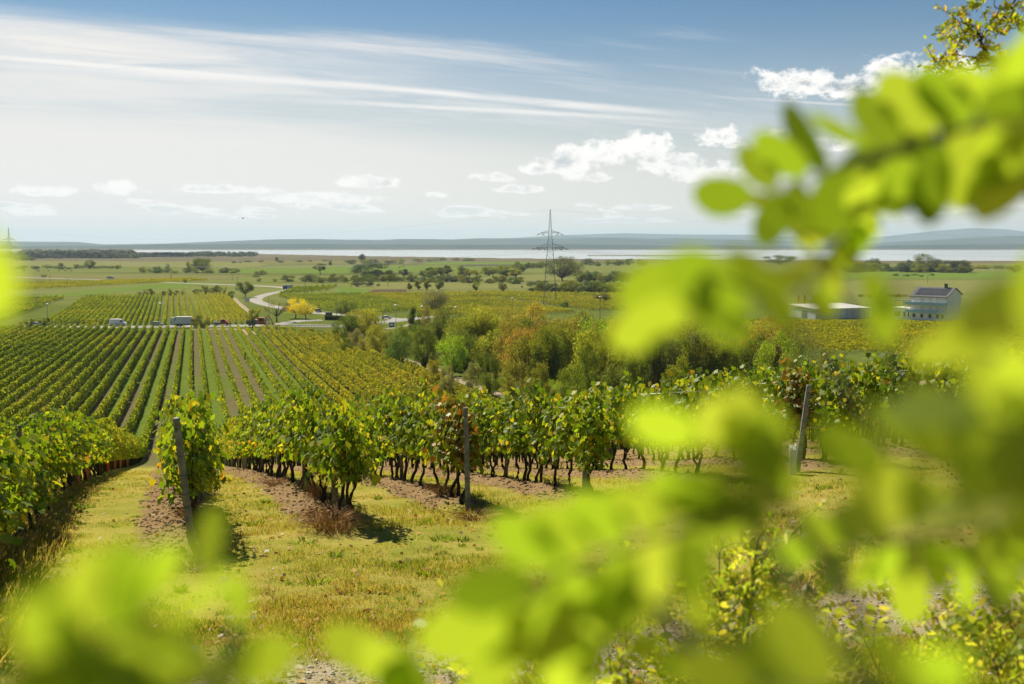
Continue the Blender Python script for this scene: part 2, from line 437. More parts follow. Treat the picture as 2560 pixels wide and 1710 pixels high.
M['wire'] = plain('wire', (.72, .72, .70), 0.4, metal=0.1, var=0.1, spec=.8)
M['dark_metal'] = plain('dark_metal', (.06, .06, .06), 0.5, metal=0.5)
M['tube_green'] = plain('tube_green', (.10, .42, .14), 0.45, var=0.1)
M['tube_pink'] = plain('tube_pink', (.62, .30, .24), 0.6, var=0.2)
M['tube_orange'] = plain('tube_orange', (.62, .17, .05), 0.6, var=0.15)
M['tube_grey'] = plain('tube_grey', (.42, .44, .45), 0.6, var=0.15)
M['tube_white'] = plain('tube_white', (.70, .70, .66), 0.6, var=0.1)
M['white_paint'] = plain('white_paint', (.78, .78, .77), 0.35, var=0.05, spec=0.5)
M['grey_paint'] = plain('grey_paint', (.30, .31, .33), 0.3, var=0.08, spec=0.6)
M['silver_paint'] = plain('silver_paint', (.42, .44, .46), 0.28, metal=0.4, var=0.06)
M['dark_paint'] = plain('dark_paint', (.025, .03, .04), 0.3, var=0.1, spec=0.6)
M['orange_paint'] = plain('orange_paint', (.62, .13, .02), 0.35, var=0.1)
M['red_orange'] = plain('red_orange', (.48, .075, .025), 0.35, var=0.1)
M['tyre'] = plain('tyre', (.02, .02, .02), 0.85)
M['glass'] = plain('glass', (.03, .04, .05), 0.08, spec=0.8, var=0.05)
M['blue_glass'] = plain('blue_glass', (.30, .56, .68), 0.2, spec=0.6, var=0.05)
M['blue_paint'] = plain('blue_paint', (.02, .08, .32), 0.4)
M['render_white'] = plain('render_white', (.90, .86, .79), 0.85, var=0.05, scale=.6)
M['panel_grey'] = plain('panel_grey', (.56, .58, .61), 0.6, var=0.06, scale=.5)
M['roof_dark'] = plain('roof_dark', (.045, .048, .055), 0.5, var=0.2, scale=1.2)
M['roof_pale'] = plain('roof_pale', (.66, .64, .60), 0.6, var=0.08)
M['galv'] = plain('galv', (.16, .18, .19), 0.55, metal=0.3, var=0.15)
M['pylon_paint'] = plain('pylon_paint', (.12, .17, .19), 0.6, var=0.2)
M['insulator'] = plain('insulator', (.05, .045, .045), 0.3)
for k_, c_ in (('tube_green', (.16, .50, .17)), ('tube_pink', (.74, .36, .28)), ('tube_orange', (.72, .20, .05)), ('tube_grey', (.52, .54, .55)), ('tube_white', (.78, .78, .74))):
    M[k_] = leaf_mat(k_, [(0, c_), (1, c_)], .55, .5, .4, tint=(1.1, 1.1, 1.1))

# ---- ground
m, t, o = mat('ground'); M['ground'] = m
geo = t.nodes.new('ShaderNodeNewGeometry'); P = geo.outputs['Position']
x_, y_, z_ = sep(t, P)
xb = x_ - (((y_ - 140.0) + ((y_ - 140.0) * (y_ - 140.0) + 400.0).pow(0.5)) * 0.015)
s_ = xb * NX + y_ * NY; t_ = xb * RX + y_ * RY
kf = (s_ - S0) * (1 / DS) + 0.5
ds_ = (kf.fract() - 0.5) * DS
n1 = noise(t, P, 0.35, 5, 0.6); n2 = noise(t, P, 2.2, 6, 0.65); n3 = noise(t, P, 14.0, 4, 0.7); n4 = noise(t, P, 0.02, 3, 0.5)
n5 = noise(t, P, 45.0, 3, 0.7)
grass = ramp(t, (n1 * 0.5 + n2 * 0.35 + n3 * 0.3 - 0.08), [(0.25, (.12, .155, .022)), (0.42, (.22, .22, .038)), (0.55, (.33, .27, .070)), (0.70, (.36, .245, .080)), (0.9, (.25, .165, .068))])
soilc = ramp(t, n2 * 0.5 + n3 * 0.5, [(0.25, (.115, .072, .036)), (0.5, (.225, .150, .078)), (0.75, (.32, .235, .13))])
# valley lanes: every second lane is tilled, the rest is grassed
vgrass = ramp(t, n1 * 0.6 + n2 * 0.4, [(0.3, (.075, .120, .018)), (0.6, (.125, .165, .028)), (0.8, (.16, .165, .05))])
vsoil = ramp(t, n1 * 0.5 + n2 * 0.5, [(0.3, (.10, .080, .042)), (0.7, (.165, .135, .080))])
lane = (s_ - S0) * (0.5 / DS)
till = (lane.fract().gt(0.5) * n4.step(0.30, 0.50) + (noise(t, comb(t, lane.floor() * 7.3, 3.0, 0.0), 1.0, 1)).gt(0.58)).clamp()
valley = mix(t, till * 0.85, vgrass, vsoil)
blk = t_.step(60.0, 90.0)
ts = (s_ - 0.4).max(0.0).min(4.6) * 0.9 + 17.0 - (s_ - 8.0).max(0.0) * 0.2
nearrow = (t_ - ts).step(-0.6, 0.6) * t_.step(85.0, 55.0) * s_.lt(31.0) * s_.gt(-1.2)
strip = ((ds_ + 0.22 + (n2 - 0.5) * 0.7).abs()).step(0.78, 0.50)
col = mix(t, (strip * nearrow).clamp(), grass, soilc)
vin = blk * y_.lt(404.0) * s_.lt(50.5) * s_.gt(-75.0)
col = mix(t, vin, col, valley)
# rough grass slope under the wood and meadow around the road
wild = ramp(t, n1 * 0.5 + n2 * 0.5, [(0.3, (.060, .090, .018)), (0.55, (.115, .140, .030)), (0.8, (.17, .16, .055))])
wildm = (t_.step(60.0, 80.0) * (1.0 - vin)).clamp()
col = mix(t, wildm, col, wild)
# the plain: long flat fields and pastures in bands across the view
fb = noise(t, comb(t, x_ * 0.0011, y_ * 0.0045, 0.0), 1.0, 3, 0.5); fc = noise(t, comb(t, x_ * 0.004, y_ * 0.016, 3.0), 1.0, 4, 0.6)
field = ramp(t, fb * 0.75 + fc * 0.35 - 0.05, [(0.30, (.095, .095, .042)), (0.42, (.125, .145, .036)), (0.52, (.165, .175, .055)), (0.62, (.120, .155, .032)), (0.74, (.175, .165, .065))])
col = mix(t, y_.step(560.0, 640.0), col, field)
reed = ramp(t, fc * 0.6 + n4 * 0.4, [(0.3, (.105, .088, .052)), (0.7, (.165, .140, .085))])
shx = x_ / y_.max(1.0)
col = mix(t, y_.step(1750.0, 2150.0) * (fc + 0.45).clamp(), col, reed)
# headland track in front of the rows: pale trodden earth and small stones
tr0 = (t_ - s_ * 0.17 - 8.7 + (n1 - 0.5) * 2.0)
trk = (tr0.abs().step(1.5, 0.75) * y_.lt(40.0))
ruts = ramp(t, n2 * 0.35 + n5 * 0.4 + n3 * 0.25, [(0.30, (.14, .105, .060)), (0.48, (.29, .24, .155)), (0.62, (.37, .32, .22)), (0.8, (.50, .46, .37))])
col = mix(t, trk * (n3 + 0.45).clamp(), col, ruts)
p = principled(t, col, 1.0, 0.0)
b = t.nodes.new('ShaderNodeBump'); b.inputs['Strength'].default_value = 0.55; b.inputs['Distance'].default_value = 0.05
hh = (n3 * 0.6 + n5 * 0.4)
t.links.new(hh.sock, b.inputs['Height']); t.links.new(b.outputs[0], p.inputs['Normal'])
t.links.new(p.outputs[0], o.inputs[0])
def field_mat(name, c0, c1, sc=0.05):
    m, t, o = mat(name); g = t.nodes.new('ShaderNodeNewGeometry')
    n = noise(t, g.outputs['Position'], sc, 5, 0.6); n2 = noise(t, g.outputs['Position'], sc * 25, 4, 0.6)
    p = principled(t, mix(t, (n * 0.6 + n2 * 0.4).step(0.35, 0.65), c0, c1), 1.0, 0.0)
    t.links.new(p.outputs[0], o.inputs[0]); return m
M['field_green'] = field_mat('field_green', (.105, .165, .028), (.145, .195, .038))
M['field_pale'] = field_mat('field_pale', (.155, .165, .052), (.195, .195, .068))
M['field_ploughed'] = field_mat('field_ploughed', (.085, .055, .042), (.125, .085, .062))
M['field_slate'] = field_mat('field_slate', (.075, .068, .062), (.10, .088, .078))
M['field_olive'] = field_mat('field_olive', (.145, .145, .05), (.18, .17, .065))
M['road'] = field_mat('road', (.30, .285, .26), (.38, .36, .33), 0.2)
M['track'] = field_mat('track', (.28, .225, .155), (.37, .305, .22), 0.3)
# lake
m, t, o = mat('lake_water'); M['water'] = m
geo = t.nodes.new('ShaderNodeNewGeometry')
p = principled(t, (.48, .49, .49), 0.10, 0.6); p.inputs['IOR'].default_value = 1.33
xw, yw, zw = sep(t, geo.outputs['Position'])
b = t.nodes.new('ShaderNodeBump'); b.inputs['Strength'].default_value = 0.08; b.inputs['Distance'].default_value = 1.0
t.links.new(noise(t, comb(t, xw * 0.02, yw * 0.05), 1.0, 4, 0.6).sock, b.inputs['Height']); t.links.new(b.outputs[0], p.inputs['Normal'])
t.links.new(p.outputs[0], o.inputs[0])
M['hill'] = field_mat('hill', (.035, .055, .050), (.060, .080, .065), 0.002)

# ------------------------------------------------------------------ ground, lake, hills
def axis(lo, dense0, dense1, hi, step, growth):
    c = list(np.arange(dense0, dense1, step)); a = []; d = step; x = dense0
    while x > lo: d *= growth; x -= d; a.append(x)
    b_ = []; d = step; x = c[-1]
    while x < hi: d *= growth; x += d; b_.append(x)
    return np.array(a[::-1] + c + b_)
gx = axis(-32000, -11, 15, 32000, 0.13, 1.055); gy = axis(-3000, 5, 40, 34000, 0.13, 1.035)
GX, GY = np.meshgrid(gx, gy, indexing='xy')
GZ = height(GX, GY)
nxg, nyg = len(gx), len(gy)
idx = np.arange(nxg * nyg).reshape(nyg, nxg)
F = np.stack([idx[:-1, :-1], idx[:-1, 1:], idx[1:, 1:], idx[1:, :-1]], -1).reshape(-1, 4)
go = link('ground', np_mesh('ground', np.stack([GX, GY, GZ], -1).reshape(-1, 3), F, True), M['ground']); tag(go, kind='structure')

def sheet(name, pts, m_, lift=0.08, n=40, kind='structure'):
    """a field laid over the terrain: four corners, finely divided so that it follows the ground"""
    P_ = np.array(pts, float); a = np.linspace(0, 1, n)
    A, B = np.meshgrid(a, a)
    Q = (P_[0] * ((1 - A) * (1 - B))[..., None] + P_[1] * (A * (1 - B))[..., None] + P_[2] * (A * B)[..., None] + P_[3] * ((1 - A) * B)[..., None])
    Z = height(Q[..., 0], Q[..., 1]) + lift
    ii = np.arange(n * n).reshape(n, n); f = np.stack([ii[:-1, :-1], ii[:-1, 1:], ii[1:, 1:], ii[1:, :-1]], -1).reshape(-1, 4)
    o_ = link(name, np_mesh(name, np.concatenate([Q, Z[..., None]], -1).reshape(-1, 3), f, True), m_); tag(o_, kind=kind); return o_
def ribbon(name, pts, width, m_, lift=0.1, step=2.0, crown=0.0):
    """a road or path along ground points, draped on the terrain"""
    P_ = [Vector((p[0], p[1], 0)) for p in pts]
    Q = []
    for i in range(len(P_) - 1):                       # Catmull-Rom
        p0, p1, p2, p3 = P_[max(i - 1, 0)], P_[i], P_[i + 1], P_[min(i + 2, len(P_) - 1)]
        n = max(2, int((p2 - p1).length / step))
        for j in range(n):
            u = j / n
            Q.append(0.5 * ((2 * p1) + (p2 - p0) * u + (2 * p0 - 5 * p1 + 4 * p2 - p3) * u * u + (3 * p1 - p0 - 3 * p2 + p3) * u ** 3))
    Q.append(P_[-1])
    wd = width if hasattr(width, '__len__') else [width] * 2
    V = []; K = 7
    for i, q in enumerate(Q):
        d = (Q[min(i + 1, len(Q) - 1)] - Q[max(i - 1, 0)]).normalized(); s = Vector((d.y, -d.x, 0))
        ww = wd[0] + (wd[-1] - wd[0]) * i / (len(Q) - 1)
        for k in range(K):
            e = q + s * ww * (k / (K - 1) - .5); edge = 1.0 if 0 < k < K - 1 else -0.6
            V.append((e.x, e.y, H(e.x, e.y) + lift * edge))
    V = np.array(V); n = len(Q); ii = np.arange(n * K).reshape(n, K)
    f = np.stack([ii[:-1, :-1], ii[:-1, 1:], ii[1:, 1:], ii[1:, :-1]], -1).reshape(-1, 4)
    o_ = link(name, np_mesh(name, V, f, True), m_); tag(o_, kind='structure'); return o_

lk = MB().add([(-30000, 1900, 0), (30000, 1900, 0), (30000, 16000, 0), (-30000, 16000, 0)], [(0, 1, 2, 3)])
lo = link('lake', lk.mesh('lake'), M['water']); tag(lo, kind='structure')
# reed spit in the lake
rp = at(1470, 640); rq = at(1700, 640.5)
V = []; nn = 60
for i in range(nn):
    a = i / (nn - 1); x = -0 + ux(1468 + 330 * a, 3450); wv = 90 * math.sin(math.pi * min(1, a * 1.4 + .02) ** .6 if a < .7 else math.pi * .5) * (0.7 + .3 * math.sin(i * 1.7))
    V += [(x, 3450 - abs(wv) * .5, -.3), (x, 3450, 2.0 + .5 * math.sin(i * 2.3)), (x, 3450 + abs(wv) * .5, -.3)]
ii = np.arange(nn * 3).reshape(nn, 3); f = np.stack([ii[:-1, :-1], ii[:-1, 1:], ii[1:, 1:], ii[1:, :-1]], -1).reshape(-1, 4)
tag(link('reed_spit', np_mesh('reed_spit', np.array(V), f, True), field_mat('reeds', (.14, .12, .07), (.19, .16, .10), .05)), kind='structure')
def hills(name, y0, y1, profile, wob, seed):
    """a range of hills; profile gives photo pixels (u, v) of the crest"""
    us = np.linspace(-900, 3500, 300); ys = np.linspace(y0, y1, 16)
    ym = y0 + (y1 - y0) * .45
    cv = np.interp(us, [p[0] for p in profile], [p[1] for p in profile])
    crest = CZ + (HORIZON - cv) / FPX * ym
    V = []
    for j, yv in enumerate(ys):
        e = math.sin(math.pi * min(1, (yv - y0) / (y1 - y0) / .9)) ** .8 if yv < y1 * .999 else 0
        xx = (us - 1280) / FPX * yv
        zz = crest * e * (1 + wob * vnoise(us / 60, np.full_like(us, j * .8), seed) * (1 if j else 0)) - 3 * (1 - e)
        V.append(np.stack([xx, np.full_like(xx, yv), np.maximum(zz, -2.4)], -1))
    V = np.concatenate(V); ii = np.arange(len(ys) * len(us)).reshape(len(ys), len(us))
    f = np.stack([ii[:-1, :-1], ii[:-1, 1:], ii[1:, 1:], ii[1:, :-1]], -1).reshape(-1, 4)
    tag(link(name, np_mesh(name, V, f, True), M['hill']), kind='structure')
hills('near_hills', 8300, 10800, [(-900, 618), (0, 616), (250, 614), (420, 611), (700, 610), (1000, 611), (1280, 612), (1420, 611), (1560, 612), (1750, 615), (1780, 611), (1830, 614), (2100, 616), (2300, 612), (2560, 610), (3500, 608)], .06, 11)
hills('hills', 12500, 17000, [(-900, 608), (0, 603), (60, 604), (200, 605), (260, 611), (420, 609), (560, 603), (700, 598), (800, 598), (950, 600), (1010, 597), (1130, 599), (1200, 596), (1400, 596), (1540, 594), (1640, 597), (1700, 596), (1900, 600), (2060, 606), (2150, 610), (2300, 601), (2420, 594), (2560, 589), (3500, 585)], .03, 12)
hills('mountains', 21000, 26000, [(-900, 615), (0, 614), (600, 613), (1100, 606), (1400, 588), (1560, 583), (1700, 586), (1880, 587), (1960, 592), (2050, 590), (2200, 592), (2330, 578), (2420, 570), (2500, 573), (2560, 580), (3500, 590)], .02, 13)

# ------------------------------------------------------------------ grapevines
def jit(a, s, g): return a + g.normal(0, s)
def vine_meshes(i, bush=1.0, red=False):
    g = np.random.default_rng(100 + i)
    tb = MB()
    forks = 2 if i % 3 == 1 else 1
    for q in range(forks):
        x0 = g.normal(0, .03) + (q * .16 - .08 if forks == 2 else 0); pts = [(x0, g.normal(0, .03), -.08)]; n = 7
        a, b_ = g.normal(0, .05), g.normal(0, .04)
        for j in range(1, n + 1):
            z = .82 * j / n
            pts.append((x0 + a * math.sin(j * 1.1 + i) + g.normal(0, .012) + (.05 * j / n if q else 0), b_ * math.sin(j * .9 + 1) + g.normal(0, .012), z))
        r = [.036 - .013 * j / n + abs(g.normal(0, .004)) for j in range(n + 1)]; r[-1] *= 1.5; r[0] *= 1.3
        tb.tube(pts, r, 7)
        hx, hy = pts[-1][0], pts[-1][1]
    for sgn in (-1, 1):                                 # short arms along the wire
        tb.tube([(hx, hy, .78), (hx + sgn * .18, hy + g.normal(0, .02), .86), (hx + sgn * .42, hy, .90)], [.024, .018, .011], 5)
    canes = []
    for c in range(int(13 * bush)):
        x = hx + g.uniform(-.50, .50); y = g.normal(0, .05); pts = [(x, y, .86)]
        top = g.uniform(1.72, 2.28); lx, ly = g.normal(0, .10), g.normal(0, .08); droop = g.random() < .35
        for j in range(1, 7):
            f = j / 6
            pts.append((x + lx * f + g.normal(0, .02), y + ly * f + (g.normal(0, .12) if droop and j > 4 else 0), .86 + (top - .86) * f - (.30 * (f - .75) if droop and f > .75 else 0)))
        canes.append(pts); tb.tube(pts, [.006, .006, .005, .005, .004, .003, .002], 4, cap=False)
    for c in range(3):                                  # hanging shoots
        x = hx + g.uniform(-.4, .4); sg = g.choice((-1, 1))
        pts = [(x, sg * .08, 1.5), (x + g.normal(0, .05), sg * .24, 1.35), (x + g.normal(0, .08), sg * .28, 1.05), (x + g.normal(0, .1), sg * .26, .74)]
        canes.append(pts); tb.tube(pts, .003, 4, cap=False)
    C = []
    per = 35
    for pts in canes:
        pts = np.array(pts); n = len(pts)
        u = g.random(per) ** .9 * (n - 1); k = np.minimum(u.astype(int), n - 2); f = (u - k)[:, None]
        C.append(pts[k] * (1 - f) + pts[k + 1] * f)
    C = np.concatenate(C); N = len(C)
    off = g.normal(size=(N, 3)) * np.array([.10, .13, .06]); C = C + off
    C[:, 2] = np.maximum(C[:, 2], .62 + g.random(N) * .15)
    nrm = np.stack([g.normal(0, .55, N), np.sign(off[:, 1] + 1e-6) * (.45 + g.random(N) * .6), g.normal(.35, .45, N)], -1)
    up = np.stack([g.normal(0, .5, N), g.normal(0, .3, N), -np.ones(N)], -1)
    size = np.clip(.104 * np.exp(g.normal(0, .26, N)), .05, .17)
    lm = cards('vine_foliage', VINELEAF, C, size, nrm, up, g=g)
    return tb.mesh('vine_trunk', True), lm
VINES = [vine_meshes(i, [1, .85, 1.1, .7, 1, .9, 1.15, .8, 1.0, .95][i]) for i in range(10)]
RED = vine_meshes(31, 1.0)
spots = []
for k in range(-3, 10):
    s0 = S0 + DS * k; t0 = float(t_start(s0)) + (-.25 if k in (1, 3) else .8 if k == 0 else .35 if k > 0 else 0)
    for i in range(60):
        t = t0 + i * 1.0
        x, y = rowpos(s0, t)
        if y < 2 or abs(x) / y > .62: continue
        spots.append((math.hypot(x, y), k, i, t))
spots.sort(); spots = spots[:290]
near_end = {}
ROWNAME = {-3: 'the outermost row at the far left edge', -2: 'the second row from the left edge', -1: 'the left row with pink and orange plant guards', 0: 'the row behind the leaning concrete post',
           1: 'the row that ends at the old wooden post', 2: 'the row that ends at the upright concrete post', 3: 'the row right of the upright concrete post', 4: 'the row behind the two green plant guards',
           5: 'the row at the tilted post with a white guard', 6: 'the first row right of the tilted post', 7: 'the second row right of the tilted post', 8: 'the third row right of the tilted post', 9: 'the fourth row right of the tilted post'}
def slope_z(x, y): return H(x, y)
RZ = math.atan2(RY, RX)
for d, k, i, t in spots:
    s0 = S0 + DS * k
    g = random.Random(k * 1000 + i)
    x, y = rowpos(s0 + g.gauss(0, .03), t + g.gauss(0, .08))
    near_end[k] = max(near_end.get(k, 0), t + .5)
    red = (k == 2 and i in (0, 1)) or (k == 5 and i in (1,))
    tm, fm = RED if red else VINES[g.randrange(10)]
    gap = g.random() < .05 and i > 2 and not red
    first = i == 0 and k >= 0
    if red: lab = 'grapevine with many rust-red leaves against the upright concrete post' if k == 2 and i == 0 else ('second grapevine with rust-red leaves, just behind the one at the upright concrete post' if k == 2 else 'grapevine with rust-brown top leaves beside the tilted post')
    elif first: lab = 'grapevine at the near end of ' + ROWNAME[k]
    else: lab = 'green and yellow grapevine in ' + ROWNAME[k]
    e = empty('grapevine', (x, y, H(x, y) - .02), RZ + (math.pi if g.random() < .5 else 0) + g.gauss(0, .08), lab, 'grapevine', 'grapevines in ' + ROWNAME[k])
    sc = g.uniform(.90, 1.08) * (.80 if k < 0 else .94 if k == 0 else 1.0); e.scale = (g.uniform(.92, 1.1), g.uniform(.85, 1.15), sc)
    part('trunk', tm, M['vine_bark'], e)
    f = part('foliage', fm, M['vine_leaf_red' if red else 'vine_leaf'], e)

# ---- the rest of each row, farther down: one long leafy hedge per row
def row_mesh(pos, t0, t1, g, hgt=2.0, bottom=.55, wid=.24, dens=1.2, smin=.13, smax=.40, lean=None, kpx=.0019):
    C = []; SZ = []
    nb = max(2, int((t1 - t0) / 2.0)); te = np.linspace(t0, t1, nb + 1)
    tr = []
    ph = g.random() * 100
    for a, b_ in zip(te[:-1], te[1:]):
        x, y = pos((a + b_) / 2); d = math.hypot(x, y)
        size = min(smax, max(smin, d * kpx))
        n = int(dens * (b_ - a) * 3.1 / (.42 * size * size))
        u = g.uniform(a, b_, n); xs, ys = pos(u)
        top = hgt * (1 + .15 * vnoise(u * .9, np.full(n, ph), 21) + .07 * vnoise(u * .23, np.full(n, ph), 22))
        gapm = vnoise(u * .55, np.full(n, ph + 9), 23) > -.66
        w_ = g.random(n); zz = bottom + (top - bottom) * np.where(w_ < .2, 1 - g.random(n) * .12, g.random(n))
        side = g.choice((-1.0, 1.0), n); ac = side * np.abs(g.normal(.7, .35, n)) * wid * np.where(zz > .85 * top, .6, 1)
        C.append(np.stack([xs, ys, zz, ac], -1)[gapm]); SZ.append((np.full(n, size) * g.uniform(.75, 1.25, n))[gapm])
    C = np.concatenate(C); SZ = np.concatenate(SZ)
    x0, y0 = pos(np.array([t0, t1])); dv = np.array([x0[1] - x0[0], y0[1] - y0[0]]); dv /= np.linalg.norm(dv); nv = np.array([dv[1], -dv[0]])
    P_ = np.stack([C[:, 0] + nv[0] * C[:, 3], C[:, 1] + nv[1] * C[:, 3], 0 * C[:, 0]], -1)
    P_[:, 2] = height(C[:, 0], C[:, 1], False) + C[:, 2]
    n = len(P_); sd_ = np.sign(C[:, 3])
    nrm = g.normal(size=(n, 3)) * .55 + np.stack([nv[0] * sd_, nv[1] * sd_, np.full(n, .45)], -1)
    return cards('row_foliage', LEAF6 if smin < .2 else DIAMOND, P_, SZ, nrm, g=g)
def sticks(pos, ts_, h0, h1, r, g):
    """many thin stems as three-sided prisms"""
    n = len(ts_); x, y = pos(ts_); z = height(x, y, False)
    a = g.uniform(0, 6.28, n)
    V = np.zeros((n, 6, 3))
    for j in range(3):
        an = a + j * 2.094
        V[:, j, 0] = x + r * np.cos(an); V[:, j, 1] = y + r * np.sin(an); V[:, j, 2] = z + h0
        V[:, j + 3, 0] = x + r * .8 * np.cos(an) + g.normal(0, .03, n); V[:, j + 3, 1] = y + r * .8 * np.sin(an); V[:, j + 3, 2] = z + h1
    f = np.array([[0, 1, 4, 3], [1, 2, 5, 4], [2, 0, 3, 5]])
    F_ = (np.arange(n)[:, None, None] * 6 + f[None]).reshape(-1, 4)
    return np_mesh('stems', V.reshape(-1, 3), F_)
def vine_row(pos, t0, t1, seed, m_, label, group, stems=True, **kw):
    g = np.random.default_rng(seed)
    o_ = link('vine_row', row_mesh(pos, t0, t1, g, **kw), m_)
    tag(o_, label, 'vine row', group)
    if stems:
        n = int((t1 - t0) / 1.1)
        st_ = link('stems', sticks(pos, t0 + (np.arange(n) + g.random(n) * .4) * 1.1, -.1, .95, .035, g), M['vine_bark'], o_); st_['kind'] = 'stuff'
    return o_
def end_t(k):
    """where row k meets the verge below the main road"""
    s0 = S0 + DS * k
    y_end = 403 - 0.0 * k if k < 8 else 403 - (k - 8) * 2.2
    if k > 3: y_end -= (k - 3) * 1.2
    return (y_end - s0 * NY) / RY
for k in range(-26, 20):
    s0 = S0 + DS * k
    if k in near_end: t0 = near_end[k]
    else:
        t0 = 26.0 if k > 9 else 60.0
        # rows on the left are seen only farther out
        for tt in np.arange(20, 400, 2.0):
            x, y = rowpos(s0, tt)
            if y > 0 and abs(x) / y < .60 and (k > 0 or tt > 20): t0 = max(t0 if k > 9 else tt, tt); break
    p_ = lambda t, s0=s0: rowpos(s0, np.asarray(t, float)) if not np.isscalar(t) else rowpos(s0, t)
    gold = M['row_leaf_gold'] if k > 9 else M['row_leaf']
    wherek = ('long green vine row on the left half of the vineyard running down to the road' if k < -9 else 'long yellow-green vine row with grassed and tilled lanes down to the road' if k < 8 else 'long golden vine row on the right side of the vineyard near the dirt path')
    vine_row(p_, t0, end_t(k), 900 + k, gold, wherek, wherek.replace('long ', '').replace('vine row', 'vine rows'))

# ---- posts, plant guards and wires of the near rows
def post_mesh(h, w0, w1, ties=(), hole=True):
    mb = MB(); a, b_ = w0 / 2, w1 / 2
    prof = [(-1, -.6), (-.6, -1), (.6, -1), (1, -.6), (1, .6), (.6, 1), (-.6, 1), (-1, .6)]
    V = [(x * a, y * a, -.4) for x, y in prof] + [(x * b_, y * b_, h - .02) for x, y in prof] + [(x * b_ * .8, y * b_ * .8, h) for x, y in prof]
    F_ = [tuple(range(7, -1, -1)), tuple(range(16, 24))] + [(i + j * 8, (i + 1) % 8 + j * 8, (i + 1) % 8 + 8 + j * 8, i + 8 + j * 8) for j in range(2) for i in range(8)]
    return mb.add(V, F_).mesh('post_shaft')
def ring(z, r, w=.004):
    mb = MB(); n = 10
    mb.tube([(r * math.cos(6.2832 * j / n), r * math.sin(6.2832 * j / n), z + .006 * math.sin(j)) for j in range(n + 1)], w, 4, cap=False)
    mb.tube([(r, 0, z), (r + .06, .02, z + .02)], w, 4); return mb
def post(x, y, h, label, m_, w0=.10, w1=.085, tilt=(0, 0), ties=(.6, .8, 1.1, 1.4), hole=True, grp='posts at the near ends of the vine rows'):
    e = empty('vineyard_post', (x, y, H(x, y)), RZ, label, 'post', grp)
    e.rotation_euler = (tilt[0], tilt[1], 0)
    part('shaft', post_mesh(h, w0, w1), m_, e)
    mb = MB()
    for z in ties: mb.v += []; r_ = ring(z, w0 * .62); mb.add(r_.v, r_.f)
    if ties: part('wire_tie', mb.mesh('wire_tie', True), M['dark_metal'], e)
    if hole:
        hb = MB(); hb.tube([(0, -w1 / 2 - .012, h - .16), (0, w1 / 2 + .012, h - .16)], .018, 8); part('eyelet', hb.mesh('eyelet'), M['dark_metal'], e)
    return e
xp, yp = at(480, 1372)
post(xp, yp, 1.98, 'grey concrete end post leaning out of its row towards the grass track', M['concrete_post'], .10, .088, tilt=(math.radians(10), math.radians(-2.5)))
xp, yp = at(838, 1308); post(xp, yp, 1.95, 'weathered wooden end post half hidden by vine leaves above a dry weed clump', M['old_wood'], .11, .09, tilt=(.03, .01), hole=False)
xp, yp = at(1170, 1276); post(xp, yp, 1.94, 'upright grey concrete end post standing clear of a rust-red vine', M['concrete_post'], .105, .085, tilt=(0, -.02))
xp, yp = at(1460, 1240); post(xp, yp, 1.90, 'grey concrete end post with its top hidden in dark leaves', M['concrete_post'], .10, .085, tilt=(0, .03))
xp, yp = at(1992, 1185); post(xp, yp, 1.82, 'grey concrete end post tilted right behind the blurred leaves', M['concrete_post'], .115, .09, tilt=(.02, .11))
xp, yp = at(2040, 1165); post(xp, yp + 1.2, 2.0, 'darker second post close behind the tilted concrete post', M['old_wood'], .10, .09, tilt=(0, .0), hole=False)
xp, yp = at(2262, 1135); post(xp, yp + 1.5, 1.75, 'thin pale post among the leaves right of the tilted post', M['concrete_post'], .07, .06, tilt=(0, .08))
for k in range(-2, 10):
    for j in range(1, 6):
        t = float(t_start(S0 + DS * k)) + j * 5.6 + (k % 3) * .7
        x, y = rowpos(S0 + DS * k + .02, t)
        if y < 10 or abs(x) / y > .50: continue
        if k == -1 and j == 2: t -= .5
        post(x, y, 1.80 if k < 0 else 1.98, 'dark wooden line post standing inside ' + ROWNAME[k], M['old_wood'], .09, .08, tilt=(random.Random(k * 9 + j).gauss(0, .015), random.Random(k * 7 + j).gauss(0, .02)), ties=(), hole=False, grp='line posts inside ' + ROWNAME[k])
def guard(u, v, h, w_, m_, label, tilt=(0, 0), grp=None, pos=None):
    x, y = pos if pos else at(u, v)
    mb = MB(); n = 10; r0 = w_ / 2
    V = []; 
    for z, r in ((-.05, r0), (h * .33, r0 * .97), (h * .66, r0 * 1.02), (h, r0)):
        V += [(r * math.cos(6.2832 * j / n), r * .8 * math.sin(6.2832 * j / n), z + (.02 * math.cos(j * 2.1) if z == h else 0)) for j in range(n)]
    V += [(p[0] * .86, p[1] * .86, p[2]) for p in V]
    F_ = []
    for j in range(3):
        for i in range(n):
            i2 = (i + 1) % n
            F_.append((j * n + i, j * n + i2, (j + 1) * n + i2, (j + 1) * n + i))
            o2 = 4 * n; F_.append((o2 + j * n + i2, o2 + j * n + i, o2 + (j + 1) * n + i, o2 + (j + 1) * n + i2))
    for i in range(n): F_.append((3 * n + i, 3 * n + (i + 1) % n, 7 * n + (i + 1) % n, 7 * n + i))
    e = empty('plant_guard', (x, y, H(x, y)), 0, label, 'plant guard', grp); e.rotation_euler = (tilt[0], tilt[1], .6)
    part('sleeve', mb.add(V, F_).mesh('sleeve', True), m_, e)
    sb = MB(); sb.tube([(r0 * .2, 0, -.1), (r0 * .2, 0, h + .14)], .008, 5); part('stake', sb.mesh('stake'), M['twig'], e)
    return e
guard(765, 1238, .50, .14, M['tube_green'], 'green tube guard leaning at the foot of the vine by the wooden post', tilt=(0, .14))
guard(1203, 1158, .47, .10, M['tube_green'], 'green tube guard just right of the upright concrete post', tilt=(0, .03))
